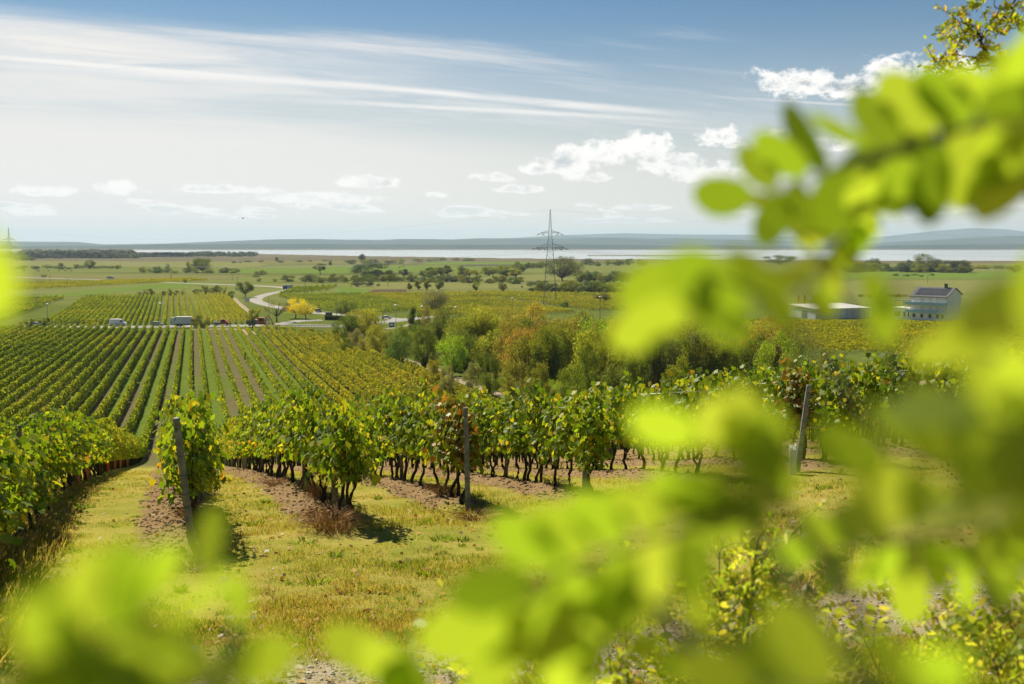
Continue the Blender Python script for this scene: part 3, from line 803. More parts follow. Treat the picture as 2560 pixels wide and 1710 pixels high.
guard(1533, 1160, .55, .105, M['tube_green'], 'taller green tube guard right of the hidden-top concrete post', tilt=(0, .01))
guard(1517, 1122, .50, .09, M['tube_green'], 'green tube guard set behind the taller green guard')
guard(1982, 1190, .60, .16, M['tube_white'], 'pale whitish guard at the foot of the tilted post', tilt=(0, -.03))
def on_row(k, u):
    """the point of row k in pixel column u"""
    s0 = S0 + DS * k; tt = np.linspace(8, 120, 3000); x, y = rowpos(s0, tt); uu = 1280 + FPX * x / y
    i = int(np.argmin(np.abs(uu - u))); return float(x[i]), float(y[i])
for u, m_, lab, h in ((176, 'tube_pink', 'faded pink sleeve guard on the left row, nearest of the pink ones', .95), (200, 'tube_pink', 'narrow faded pink sleeve guard beside the nearest pink one', .9), (254, 'tube_orange', 'bright orange sleeve guard on the left vine row', .9),
                      (272, 'tube_pink', 'pale pink sleeve guard just beyond the orange guard', .9), (287, 'tube_pink', 'brownish pink sleeve guard second beyond the orange guard', .9), (305, 'tube_pink', 'small pink sleeve guard farthest down the left row', .9)):
    guard(0, 0, h, .17, M[m_], lab, tilt=(.05, .04), pos=on_row(-1, u), grp='sleeve guards on the left row')
for j, u in enumerate((545, 556, 572, 590, 603)):
    guard(0, 0, .75, .16, M['tube_grey'], 'pale grey sleeve guard far down the row that ends at the old wooden post', pos=on_row(1, u), grp='grey sleeve guards far down the row')
for k in range(0, 10):
    s0 = S0 + DS * k; ta = float(t_start(s0)) + .1
    for z in (.78, 1.12, 1.46, 1.82):
        pts = []
        for t in np.arange(ta, ta + 44, 4.0):
            x, y = rowpos(s0 + (.05 if z != .78 else 0), t); pts.append((x, y, H(x, y) + z + random.Random(int(t * 10) + k).gauss(0, .012)))
        mb = MB(); mb.tube(pts, .004 if k < 4 else .008, 4)
        w_ = link('trellis_wire', mb.mesh('trellis_wire', True), M['wire'])
        tag(w_, 'thin steel trellis wire strung along ' + ROWNAME[k], 'wire', 'trellis wires along ' + ROWNAME[k])

# ------------------------------------------------------------------ fields, roads and paths of the plain
def px_sheet(name, corners, m_, lift=0.1, n=30): return sheet(name, [at(u, v) for u, v in corners], m_, lift, n)
px_sheet('field_ploughed', [(905, 735), (1018, 734), (1016, 724), (938, 724)], M['field_ploughed'], .12)
px_sheet('field_green', [(820, 737), (905, 735), (938, 725), (858, 717)], M['field_green'], .1)
px_sheet('field_green', [(-60, 752), (160, 742), (520, 712), (430, 707)], M['field_green'], .1)
px_sheet('field_slate', [(1130, 666), (1380, 664), (1380, 657), (1200, 658)], M['field_slate'], .2)
px_sheet('field_pale', [(760, 679), (1300, 676), (1330, 667), (830, 668)], M['field_green'], .14)
px_sheet('field_pale', [(-100, 700), (560, 700), (620, 688), (-100, 688)], M['field_olive'], .1)
px_sheet('field_green', [(-100, 668), (640, 668), (700, 655), (-100, 652)], M['field_pale'], .16)
px_sheet('field_green', [(560, 682), (900, 684), (820, 670), (600, 672)], M['field_green'], .13)
px_sheet('field_pale', [(880, 722), (1500, 722), (1480, 706), (880, 706)], M['field_pale'], .1)
px_sheet('field_pale', [(1180, 702), (1420, 702), (1420, 688), (1230, 688)], M['field_pale'], .12)
px_sheet('field_pale', [(2050, 735), (2700, 735), (2700, 700), (2050, 703)], M['field_pale'], .1)
px_sheet('field_green', [(2080, 697), (2700, 697), (2700, 678), (2080, 680)], M['field_green'], .13)
px_sheet('field_green', [(640, 660), (1040, 660), (1000, 652), (660, 652)], M['field_olive'], .2)
px_sheet('field_green', [(1040, 662), (1500, 661), (1500, 655), (1080, 655)], M['field_green'], .22)
def px_road(name, pts, width, m_, lift=0.12, step=3.0): return ribbon(name, [at(u, v) for u, v in pts], width, m_, lift, step)
main_road = px_road('main_road', [(-420, 826), (-200, 823), (0, 820.5), (240, 819), (480, 816.5), (640, 815), (760, 815), (880, 816), (960, 806), (1040, 797), (1120, 790)], 8.5, M['road'], .35)
px_road('side_road', [(690, 813), (720, 807), (752, 803), (800, 801)], [5.5, 8], M['road'], .30)
px_road('curved_road', [(1010, 800), (930, 792), (850, 787), (800, 783), (756, 778), (712, 771), (676, 764), (648, 756), (640, 750), (648, 742.5), (674, 734.5), (702, 729), (722, 724.5), (716, 720.5), (690, 717.5), (650, 715), (600, 713), (540, 711), (450, 708), (380, 704.5), (270, 700.5), (150, 697), (0, 691.5), (-200, 685)], 8.0, M['road'], .22)
px_road('field_path', [(1330, 1010), (1180, 962), (1090, 925), (1000, 897), (930, 876), (890, 864), (872, 850)], [3.0, 3.2], M['track'], .12)
px_road('field_path', [(480, 823.5), (560, 823), (600, 824.5), (622, 830), (634, 838)], [3, 5], M['track'], .14)
px_road('field_path', [(585, 745), (596, 757), (614, 772), (634, 790), (660, 808)], [3, 3], M['track'], .12)
px_road('verge_path', [(1180, 812), (1060, 805), (1000, 818), (960, 822)], [3, 3], M['track'], .12)

# ------------------------------------------------------------------ vineyards of the plain, row by row
def straight(p0, p1):
    p0 = np.array(p0); p1 = np.array(p1); L = float(np.linalg.norm(p1 - p0)); d = (p1 - p0) / L
    return (lambda t: (p0[0] + d[0] * t, p0[1] + d[1] * t)), L
def field_rows(corners, n, m_, label, group, seed, **kw):
    """rows from side AB to side DC of a field with corners A, B, C, D"""
    A, B, C_, D = [np.array(at(u, v)) for u, v in corners]
    for i in range(n):
        f = (i + .5) / n
        pos, L = straight(A + (B - A) * f, D + (C_ - D) * f)
        vine_row(pos, 0, L, seed + i, m_, label, group, stems=False, kpx=.0013, smax=.62, smin=.4, dens=1.0, wid=.3, **kw)
field_rows([(108, 814), (398, 813), (408, 741), (214, 744)], 20, M['row_leaf'], 'dark green vine row on the far side of the main road left of the truck', 'vine rows across the road, left part', 3000)
field_rows([(402, 813), (492, 812), (478, 740), (412, 741)], 5, M['row_leaf_gold'], 'bright yellow-green vine row with wide grass lanes behind the truck', 'vine rows with wide grass lanes behind the truck', 3100)
field_rows([(494, 812), (640, 810), (566, 738), (480, 740)], 10, M['row_leaf_gold'], 'golden vine row between the round bush and the curved road', 'vine rows beside the curved road', 3200)
field_rows([(-290, 812), (8, 806), (166, 746), (-60, 752)], 15, M['row_leaf'], 'vine row in the field at the far left across the grass lane', 'vine rows at the far left across the grass lane', 3300)
field_rows([(690, 741), (895, 738), (1075, 775), (870, 791)], 18, M['row_leaf'], 'slanting vine row right of the curved road behind the yellow trees', 'slanting vine rows behind the yellow trees', 3400)
field_rows([(910, 738), (1150, 736), (1440, 784), (1085, 796)], 24, M['row_leaf_gold'], 'golden vine row in the plain beyond the small olive tree', 'golden vine rows below the ploughed field', 3500)
field_rows([(690, 739), (820, 727), (848, 716), (740, 722)], 7, M['row_leaf'], 'dark vine row in the small block by the road bend', 'vine rows in the block by the road bend', 3600)
field_rows([(1160, 734), (1600, 738), (1850, 782), (1480, 777)], 26, M['row_leaf_gold'], 'golden vine row in front of the pylon', 'golden vine rows in front of the pylon', 3700)
field_rows([(-160, 738), (-160, 717), (470, 698), (520, 702)], 10, M['row_leaf_gold'], 'rusty golden vine row in the long block below the pale country road', 'rusty vine rows below the pale country road', 3800)
A, B, C_, D = at(1560, 870), at(2700, 900), at(2600, 818), at(1760, 808)
for i in range(34):
    f = (i + .5) / 34
    P0 = np.array(A) + (np.array(D) - np.array(A)) * f; P1 = np.array(B) + (np.array(C_) - np.array(B)) * f
    pos, L = straight(P0, P1)
    vine_row(pos, 0, L, 4000 + i, M['row_leaf_gold'], 'golden vine row crossing the slope below the white building', 'golden vine rows below the white building', stems=False, kpx=.0014, smax=.55, smin=.32, dens=1.0, wid=.3)

# ------------------------------------------------------------------ trees and bushes
def tree_meshes(kind, seed):
    """unit-height tree: trunk with limbs, and a crown of leaf clumps with gaps"""
    g = np.random.default_rng(seed)
    tb = MB(); lob = []
    P_ = dict(round=(.26, .60, .40, .36, 26), tall=(.20, .56, .20, .44, 22), bush=(.03, .46, .50, .46, 24), loose=(.28, .64, .38, .33, 20), spread=(.22, .62, .56, .34, 30), willow=(.14, .55, .46, .42, 30), sparse=(.25, .62, .42, .34, 16), forest=(.06, .52, .44, .47, 36), oak=(.12, .54, .50, .42, 34))[kind]
    tz, cz, rx, rz, K = P_
    trunk_r = .022 if kind != 'bush' else .012
    lean = g.normal(0, .03, 2)
    stem = [(0, 0, -.04), (lean[0] * .4, lean[1] * .4, tz * .5), (lean[0], lean[1], tz), (lean[0] * 1.4, lean[1] * 1.4, cz)]
    tb.tube(stem, [trunk_r * 1.35, trunk_r, trunk_r * .85, trunk_r * .45], 7)
    for i in range(K):
        d = g.normal(size=3); d /= np.linalg.norm(d)
        rr = .55 + .45 * g.random() ** .5
        if kind in ('loose', 'sparse'): rr = .45 + .55 * g.random()
        c = np.array([d[0] * rx * rr, d[1] * rx * rr, cz + d[2] * rz * rr * (1.0 if d[2] > 0 else .8)])
        c[2] = max(c[2], .10 if kind in ('bush', 'forest') else tz * .9)
        r = g.uniform(.10, .18) * (rx / .4 * .6 + .4) * (.75 if kind in ('loose', 'sparse') else 1)
        r = min(r, 1.0 - c[2] if c[2] < .93 else .07)
        lob.append((c, r))
        s_ = np.array(stem[2]); mid = (s_ + c) / 2 + g.normal(0, .03, 3); mid[2] = max(mid[2] + .03, .02)
        tb.tube([tuple(s_), tuple(mid), tuple(c)], [trunk_r * .5, trunk_r * .28, trunk_r * .1], 5, cap=False)
        if kind in ('sparse', 'loose'):
            for j in range(5):
                e = c + g.normal(0, r * .8, 3); tb.tube([tuple(c), tuple(e)], [trunk_r * .12, trunk_r * .05], 4, cap=False)
    tot = sum(r * r for _, r in lob)
    NL = dict(sparse=1500, loose=4600, willow=8500, forest=10000, oak=9000).get(kind, 8000)
    C = []; Nn = []
    for c, r in lob:
        n = int(NL * r * r / tot)
        d = g.normal(size=(n, 3)); d /= np.linalg.norm(d, axis=1, keepdims=True)
        q = r * (.35 + .75 * g.random((n, 1)) ** .5) * (1 + .35 * vnoise(d[:, 0] * 3 + c[0] * 40, d[:, 1] * 3 + d[:, 2] * 2, 31)[:, None])
        pos = c + d * q * np.array([1, 1, .85])
        if kind == 'willow': pos[:, 2] -= np.abs(g.normal(0, .05, n))
        C.append(pos); Nn.append(d + g.normal(size=(n, 3)) * .7 + np.array([0, 0, .25]))
    C = np.concatenate(C); Nn = np.concatenate(Nn)
    C[:, 2] = np.clip(C[:, 2], .015, 1.03)
    size = g.uniform(.016, .032, len(C)) * (1.15 if kind == 'bush' else 1)
    cm_ = cards('tree_crown', DIAMOND, C, size, Nn, g=g, aspect=1.2)
    return tb.mesh('tree_trunk', True), cm_
KINDS = {}
for kd in ('round', 'tall', 'bush', 'loose', 'spread', 'willow', 'sparse', 'forest', 'oak'):
    KINDS[kd] = [tree_meshes(kd, 500 + 17 * i + len(kd) * 3) for i in range(4 if kd in ('forest', 'bush') else 3)]
tr_rng = random.Random(77)
BUSHNAME = {'bush': 'bush'}
DK, MD, OL, LG, YE, OR, BR, GY, BG = (.090, .120, .014), (.145, .175, .018), (.22, .24, .028), (.20, .28, .024), (.52, .48, .02), (.31, .27, .032), (.26, .23, .038), (.17, .18, .07), (.070, .100, .040)
def tree(kind, x, y, h, w_, color, label, cat=None, group=None, name=None):
    z = H(x, y)
    cat = cat or ('bush' if kind == 'bush' else 'tree')
    e = empty(name or ('bush' if kind == 'bush' else 'tree'), (x, y, z - .02 * h), tr_rng.uniform(0, 6.28), label, cat, group)
    base = dict(round=.95, tall=.5, bush=1.15, loose=.9, spread=1.25, willow=1.05, sparse=.95, forest=1.05, oak=1.15)[kind]
    w_ *= 1.18; e.scale = (w_ / base, w_ / base, h)
    tm, cm_ = tr_rng.choice(KINDS[kind])
    part('trunk' if kind != 'bush' else 'stems', tm, M['bark'], e)
    c = part('crown' if kind != 'bush' else 'foliage', cm_, M['tree_leaf'], e)
    j = lambda: tr_rng.uniform(.90, 1.10)
    c.color = (color[0] * j(), color[1] * j(), color[2] * j(), 1)
    return e
def ptree(kind, u, vb, hpx, wpx, color, label, **kw):
    x, y = at(u, vb); return tree(kind, x, y, hpx / FPX * y, wpx / FPX * y, color, label, **kw)
def dtree(kind, u, y, vt, wpx, color, label, sink=0, **kw):
    """a tree at distance y whose top shows at photo height vt"""
    x = ux(u, y); h = CZ - (vt - HORIZON) / FPX * y - H(x, y); return tree(kind, x, y, max(1.0, h * (1.13 if kind != 'bush' else 1.05)), wpx * 1.1 / FPX * y, color, label, **kw)
# trees along the road
ptree('round', 613, 744, 44, 42, DK, 'dark round tree with two trunks above the end of the golden rows')
ptree('bush', 579, 747, 22, 16, DK, 'dark upright bush at the top corner of the golden rows')
ptree('bush', 503, 821, 38, 44, DK, 'dark round bush on the verge in front of the refuse truck')
ptree('loose', 632, 823, 58, 50, OL, 'thin olive tree standing in front of the orange digger truck')
ptree('sparse', 692, 805, 58, 62, GY, 'grey half-bare tree leaning by the road fork')
ptree('round', 739, 796, 52, 50, YE, 'bright yellow tree by the road fork, larger of two')
ptree('round', 765, 799, 45, 46, (.40, .38, .03), 'smaller yellow-green tree right of the bright yellow one')
ptree('loose', 75, 826, 34, 30, MD, 'small loose tree at the left roadside in front of the grey car')
ptree('loose', 110, 826, 38, 34, MD, 'feathery small tree right of the first roadside tree at left')
ptree('bush', 227, 818, 26, 24, OL, 'pale airy bush on the verge left of the white van')
ptree('bush', 52, 818, 18, 14, BR, 'small brownish bush at the far left roadside')
ptree('sparse', 457, 744, 26, 24, BR, 'small reddish bare tree at the top of the vineyard across the road')
ptree('sparse', 561, 741, 30, 20, OL, 'thin bare tree by the right of the hedge above the vineyard')
for u, w_ in ((352, 20), (372, 26), (407, 17), (425, 14), (440, 16), (492, 20), (512, 22), (530, 22), (545, 22)):
    ptree('bush', u, 742 - (u - 350) * .045, 13 + (u * 7 % 11), w_, DK, 'dark bush in the hedge above the vineyard across the road', group='bushes in the hedge above the vineyard')
ptree('oak', 866, 792, 44, 56, (.085, .13, .02), 'round green tree with yellow top behind the hedge by the bus stop')
dtree('willow', 905, 350, 770, 72, OL, 'olive feathery tree at the left end of the wood')
dtree('willow', 935, 372, 772, 50, OL, 'thin olive tree behind the first feathery one')
dtree('forest', 866, 338, 792, 62, DK, 'dark green tree at the left corner of the wood beside the road')
dtree('bush', 888, 305, 818, 44, GY, 'grey-green bush at the foot of the dark corner tree')
dtree('bush', 862, 300, 842, 26, DK, 'small dark bush at the end of the golden rows')
dtree('bush', 942, 300, 812, 54, OL, 'olive bush between the dirt path and the corner tree')
dtree('bush', 975, 290, 826, 40, MD, 'low green bush right of the olive bush by the path')
ptree('oak', 998, 913, 82, 72, (.075, .115, .022), 'dark green tree with clear trunk beside the dirt path')
ptree('sparse', 957, 803, 24, 14, MD, 'small sapling beside the parked white car')
dtree('tall', 1038, 330, 773, 30, DK, 'dark slim tree above the left part of the wood')
dtree('willow', 1075, 345, 768, 46, (.19, .16, .04), 'rusty olive tree behind the dark slim tree')
dtree('forest', 1115, 285, 778, 66, (.08, .12, .022), 'dark green leafy tree in the front of the wood')
dtree('willow', 1085, 520, 724, 58, (.14, .17, .07), 'tall pale willow-like tree standing in the golden vineyard')
dtree('forest', 1060, 250, 822, 60, (.10, .14, .022), 'green tree low in the wood above the path')
dtree('forest', 1130, 240, 846, 64, LG, 'light green tree over the dirt path in mid wood')
dtree('forest', 1196, 262, 772, 88, OL, 'large olive-gold tree in the middle of the wood')
dtree('forest', 1160, 250, 830, 60, (.12, .15, .025), 'mid-green tree left of the large olive-gold one')
dtree('forest', 1258, 300, 782, 60, BR, 'brownish tree beyond the large olive-gold one')
dtree('willow', 1322, 310, 760, 84, OR, 'rusty orange tree rising over the wood before the pylon')
dtree('forest', 1280, 235, 812, 74, (.20, .18, .03), 'yellow-olive tree below the rusty orange tree')
dtree('forest', 1345, 240, 806, 66, (.21, .16, .03), 'golden brown tree right of the yellow-olive tree')
dtree('willow', 1392, 228, 858, 76, (.12, .19, .028), 'feathery light green tree hanging over the vines')
dtree('willow', 1452, 262, 778, 88, (.15, .20, .03), 'broad light green tree behind the feathery one')
dtree('forest', 1500, 225, 822, 74, OL, 'olive tree with yellow patches right of the feathery tree')
dtree('forest', 1560, 240, 800, 80, LG, 'light green tree half hidden by the blurred leaf')
dtree('bush', 1222, 205, 888, 40, (.09, .13, .02), 'small green conical bush at the near edge of the wood')
dtree('bush', 1178, 212, 905, 44, GY, 'dry greyish shrub by the dirt path')
dtree('bush', 1290, 195, 898, 58, (.16, .16, .03), 'yellowish shrub at the near edge of the wood')
dtree('bush', 1345, 190, 905, 54, MD, 'green shrub at the near edge of the wood right of the yellowish one')
dtree('bush', 1430, 180, 915, 60, MD, 'green shrub behind the vine tops below the feathery tree')
dtree('bush', 1075, 215, 898, 44, OL, 'olive shrub overhanging the dirt path')
dtree('bush', 1120, 200, 912, 40, GY, 'grey dry shrub nearest on the dirt path edge')
dtree('forest', 1010, 300, 815, 50, MD, 'green tree behind the path tree')
dtree('forest', 1650, 190, 840, 84, (.11, .11, .04), 'dark brownish tree right of centre behind the vines')
dtree('forest', 1600, 185, 862, 66, DK, 'dark tree left of the brownish one behind the vines')
dtree('forest', 1755, 195, 838, 96, (.12, .13, .035), 'rounded olive tree behind the vine tops right of centre')
dtree('willow', 1800, 240, 802, 90, (.17, .18, .12), 'greyish white-leaved shrub above the olive tree')
dtree('forest', 1885, 225, 822, 74, (.26, .23, .03), 'tree with orange upper leaves behind the vines')
dtree('forest', 1945, 200, 838, 80, LG, 'bright green tree right of the orange-topped one')
dtree('willow', 2012, 190, 838, 64, (.13, .17, .03), 'thin-leaved green tree over the dark shrubs')
dtree('bush', 2000, 165, 884, 60, DK, 'dark shrub under the thin-leaved tree')
dtree('bush', 2098, 165, 876, 72, DK, 'broad dark shrub at the right end of the wood')
dtree('bush', 2060, 180, 868, 50, MD, 'green shrub between two dark shrubs')
dtree('bush', 1700, 170, 890, 70, MD, 'green shrub low behind the vine tops')
dtree('bush', 1540, 170, 905, 66, (.13, .15, .03), 'olive green shrub low behind the vine tops')
dtree('bush', 2300, 230, 845, 100, OL, 'olive shrub in the golden rows at right')
dtree('bush', 2420, 210, 862, 80, (.17, .11, .06), 'reddish brown shrub in the golden rows at right')
fill = random.Random(5)
for i in range(60):
    sf_, tf_ = fill.uniform(58.5, 66), fill.uniform(120, 300); x_f, y_f = rowpos(sf_, tf_)
    if abs(sf_ - 61) < 1.2: continue
    tree('bush', x_f, y_f, fill.uniform(1.5, 4.2), fill.uniform(2.5, 5.0), fill.choice((DK, MD, OL, GY, LG)), 'mixed shrub along the edge of the dirt path under the wood', group='shrubs along the dirt path')
for i in range(150):
    u = fill.uniform(1040, 1960); y = fill.uniform(190, 330)
    s_f, t_f = st(ux(u, y), y)
    if s_f < 63: continue
    vt = fill.uniform(790, 840) + max(0, 260 - y) * .45
    dtree(fill.choice(('forest', 'forest', 'bush', 'forest', 'willow')), u, y, vt, fill.uniform(62, 100), fill.choice((DK, MD, MD, OL, LG, MD, BR)), 'one of the mixed autumn trees packed inside the wood', group='mixed trees inside the wood')
# trees of the plain
far = [('bush', 926, 694, 42, 84, (.055, .075, .035), 'large dark domed tree in the middle of the plain hedge'), ('loose', 801, 686, 30, 36, (.12, .13, .04), 'light airy tree above the hedge left of the domed tree'),
       ('bush', 720, 704, 18, 38, DK, 'dark round thicket alone in the meadow left of the hedge'), ('oak', 1407, 702, 64, 86, (.075, .095, .035), 'large spreading tree beside the pylon'),
       ('tall', 1077, 693, 26, 24, DK, 'slim dark tree in the hedge right of the domed tree'), ('tall', 1104, 692, 24, 18, MD, 'slim poplar-like tree next to the slim dark one'), ('tall', 1118, 690, 28, 22, DK, 'taller dark tree in the plain hedge'),
       ('forest', 1160, 694, 30, 32, (.06, .08, .04), 'dark tree right of the tall hedge trees'), ('forest', 1222, 690, 26, 34, MD, 'rounded tree in the hedge left of the pylon'), ('forest', 1258, 690, 30, 44, MD, 'wide tree in the hedge left of the pylon'), ('forest', 1296, 684, 26, 38, DK, 'dark tree nearest the pylon on its left'),
       ('tall', 1024, 726, 20, 12, MD, 'small slim tree at the edge of the meadow, left of three'), ('tall', 1045, 725, 24, 18, MD, 'small dark tree second in the meadow row'), ('tall', 1068, 726, 26, 18, MD, 'small slim tree third in the meadow row'), ('forest', 1097, 725, 30, 24, DK, 'dark round-topped tree last in the meadow row'),
       ('forest', 1190, 728, 26, 18, MD, 'small lone tree right of the meadow row'), ('forest', 1256, 729, 26, 22, DK, 'small dark lone tree left of the big thicket'), ('forest', 225, 672, 24, 26, DK, 'lone rounded tree on the left plain'), ('tall', 153, 669, 12, 13, DK, 'small dark tree left of the lone rounded one'),
       ('forest', 474, 680, 28, 18, MD, 'slim left tree of the tall clump on the left plain'), ('forest', 505, 681, 40, 46, DK, 'big dark tree of the tall clump on the left plain'), ('bush', 394, 682, 18, 22, DK, 'dark bush left of the tall clump'), ('bush', 418, 674, 16, 12, DK, 'dark rounded bush just left of the tall clump'),
       ('bush', 652, 687, 13, 30, DK, 'dark flat thicket in the meadow'), ('bush', 640, 693, 8, 20, DK, 'low dark thicket below the flat one'), ('bush', 647, 704, 10, 11, DK, 'small round bush below the thickets'), ('bush', 686, 704, 8, 13, MD, 'small green bush left of the round thicket'),
       ('bush', 895, 717, 20, 26, BG, 'grey-green bush in front of the hedge, left of two'), ('bush', 918, 716, 18, 28, BG, 'grey-green bush in front of the hedge, right of two'), ('bush', 878, 716, 11, 8, (.30, .30, .03), 'small bright yellow bush beside the grey-green ones'), ('bush', 945, 716, 8, 10, DK, 'small dark bush right of the grey-green pair'),
       ('forest', 464, 707, 15, 15, OL, 'small olive tree beside the pale country road'), ('bush', 108, 693, 8, 17, MD, 'lone round bush by the country road at left'), ('tall', 905, 652, 18, 16, BG, 'tall hazy tree near the lake shore'), ('tall', 826, 664, 10, 9, DK, 'small dark block-like tree on the plain'), ('tall', 692, 653, 11, 8, BG, 'hazy slim tree toward the lake'),
       ('oak', 2308, 680, 48, 54, (.085, .11, .035), 'large green tree over the thicket at right by the lake'), ('forest', 2180, 674, 30, 40, BG, 'bluish rounded tree in the thicket at right'), ('forest', 2265, 678, 30, 34, BG, 'grey-green tree left of the large one by the lake'), ('oak', 2355, 681, 36, 60, (.06, .075, .045), 'dark broad tree right of the large one by the lake'), ('forest', 2400, 680, 32, 50, (.06, .075, .045), 'dark tree at the right end of the lakeside thicket'), ('oak', 1950, 662, 26, 76, (.055, .07, .045), 'dark domed trees by the lake behind the blurred leaves'),
       ('forest', 2540, 682, 20, 30, DK, 'dark tree at the right edge of the plain'), ('forest', 2060, 768, 46, 60, (.10, .13, .025), 'green bushy tree behind the white warehouse'), ('bush', 2328, 730, 9, 14, DK, 'dark round bush behind the white building'), ('forest', 1505, 756, 26, 44, (.12, .12, .045), 'brownish tree in the golden vineyard right of the pylon'), ('bush', 1412, 772, 20, 20, (.06, .11, .02), 'small dark green bush in the vineyard right of the pylon')]
for kd, u, vb, hp, wp, c, lab in far: ptree(kd, u, vb, hp, wp, c, lab)
hr = random.Random(9)
def hedge_line(u0, v0, u1, v1, n, h0, h1, w0, w1, cols, label, group, kinds=('bush',), vj=2.0):
    for i in range(n):
        f = (i + hr.random()) / n; hp = hr.uniform(h0, h1)
        ptree(hr.choice(kinds), u0 + (u1 - u0) * f, v0 + (v1 - v0) * f + hr.uniform(-vj, vj), hp, hr.uniform(w0, w1), hr.choice(cols), label, group=group)
CD = (DK, DK, BG, MD)
hedge_line(758, 705, 1000, 703, 17, 12, 22, 22, 40, CD, 'dark bush in the long hedge below the domed tree', 'bushes in the long hedge below the domed tree')
hedge_line(1000, 704, 1300, 708, 20, 11, 22, 22, 40, CD, 'dark bush in the long hedge between the domed tree and the pylon', 'bushes in the long hedge left of the pylon')
hedge_line(940, 692, 1310, 694, 12, 18, 30, 22, 36, (DK, MD, BG, OL), 'mixed hedge tree between the domed tree and the pylon', 'hedge trees between the domed tree and the pylon', ('forest', 'loose', 'tall'))
hedge_line(1335, 731, 1560, 733, 13, 24, 36, 34, 54, (DK, MD, MD, BG), 'bush in the tall thicket right of the pylon foot', 'bushes in the thicket right of the pylon foot')
hedge_line(1440, 706, 1620, 704, 10, 16, 32, 26, 44, (DK, MD, BG), 'tree in the loose belt right of the spreading tree', 'trees in the belt right of the spreading tree', ('forest', 'bush'))
hedge_line(1430, 664, 1620, 662, 12, 10, 18, 14, 28, (BG, MD), 'hazy tree in the row near the lake right of the pylon', 'hazy trees near the lake right of the pylon', ('forest', 'bush'))
hedge_line(40, 672, 300, 672, 17, 6, 12, 14, 26, CD, 'low bush in the hedge on the left plain', 'bushes in the hedge on the left plain')
hedge_line(345, 681, 600, 682, 14, 8, 16, 16, 28, CD, 'bush in the hedge around the tall clump', 'bushes in the hedge around the tall clump')
hedge_line(40, 650, 84, 651, 5, 10, 15, 14, 24, (DK, BG), 'dark tree of the small copse at far left', 'trees of the copse at far left', ('forest',))
hedge_line(880, 660, 1010, 661, 9, 8, 15, 16, 30, (BG, BG, MD), 'hazy bush of the lakeside thicket left of centre', 'bushes of the lakeside thicket')
hedge_line(1020, 655, 1190, 651, 8, 5, 9, 16, 34, (BG, DK), 'small far bush on the shore meadow', 'far bushes on the shore meadow')
hedge_line(1290, 672, 1360, 672, 5, 12, 18, 16, 24, (BG, DK), 'tree of the small group left of the spreading tree', 'trees left of the spreading tree', ('forest',))
hedge_line(2110, 679, 2430, 681, 22, 12, 24, 26, 44, (BG, BG, DK, MD), 'bush of the lakeside thicket at right', 'bushes of the lakeside thicket at right', ('bush', 'bush', 'forest'))
hedge_line(2430, 672, 2560, 673, 8, 8, 13, 20, 32, (MD, OL), 'bush in the reedy strip at the right edge', 'bushes in the reedy strip at right')
hedge_line(2230, 690, 2330, 691, 5, 4, 9, 10, 22, (DK, BG), 'tiny bush in the meadow before the lakeside thicket', 'tiny bushes in the right meadow')
hedge_line(2150, 742, 2260, 742, 8, 5, 9, 16, 26, (BR, BR, DK), 'low brown shrub behind the terrace of the white building', 'low shrubs behind the white building')
hedge_line(560, 656, 900, 655, 12, 3, 6, 10, 26, (BG, BG), 'far dark bush on the lake meadow', 'far bushes on the lake meadow')
hedge_line(2080, 772, 2040, 772, 4, 14, 24, 20, 30, (MD, LG), 'bush behind the white warehouse', 'bushes behind the white warehouse')
hedge_line(660, 822, 860, 836, 12, 8, 14, 20, 34, (DK, MD, OL), 'bush on the bank under the guard rail', 'bushes on the bank under the guard rail')
# far wood along the lake at left: one mass of crowns
g = np.random.default_rng(3); C = []; SZ = []; Nn = []
for i in range(520):
    u = g.uniform(-150, 640) if i < 400 else g.uniform(60, 330); v = 645 - (u > 480) * 4 + g.uniform(-3, 1.5)
    if u > 350: v = min(v, 643)
    d_ = 32 * FPX / (v - HORIZON); x = ux(u, d_); h = g.uniform(9, 17) * (1.25 if 60 < u < 330 else .8); n = 60
    q = g.normal(size=(n, 3)); q /= np.linalg.norm(q, axis=1, keepdims=True)
    C.append(np.array([x, d_, H(x, d_) + h * .5]) + q * np.array([h * .8, h * .6, h * .5])); SZ.append(np.full(n, h * .36)); Nn.append(q + np.array([0, 0, .3]))
fw = link('far_wood', cards('far_wood', DIAMOND, np.concatenate(C), np.concatenate(SZ), np.concatenate(Nn), g=g, aspect=1.3), M['tree_leaf']); fw.color = (.050, .066, .038, 1)
tag(fw, 'hazy dark wood and village trees along the far left lake shore', 'wood', kind='stuff')

# ------------------------------------------------------------------ buildings
def frame_at(x, y, rz): return empty, (x, y, H(x, y)), rz
def win(parent, x, z, w_, h, face='y-', depth=0.0, shutter=False, off=0.0):
    """a window on the facade (plane y = off): frame part with its pane as a sub-part"""
    fb = MB(); b_ = .08
    for (x0, x1, z0, z1) in ((x - w_ / 2, x + w_ / 2, z, z + b_), (x - w_ / 2, x + w_ / 2, z + h - b_, z + h), (x - w_ / 2, x - w_ / 2 + b_, z + b_, z + h - b_), (x + w_ / 2 - b_, x + w_ / 2, z + b_, z + h - b_)):
        fb.box(x0, x1, off - .06, off + .04, z0, z1)
    f = part('window', fb.mesh('window'), M['grey_paint'], parent)
    pb = MB(); pb.box(x - w_ / 2 + b_, x + w_ / 2 - b_, off - .03, off + .02, z + b_, z + h - b_)
    part('pane' if not shutter else 'shutter', pb.mesh('pane'), M['glass'] if not shutter else M['white_paint'], f)
hx, hy = at(2366, 803)
RZH = math.radians(-50)
hs = empty('apartment_house', (hx, hy, H(hx, hy)), RZH, 'white three-storey house with dark roof and pale blue glass balconies', 'house')
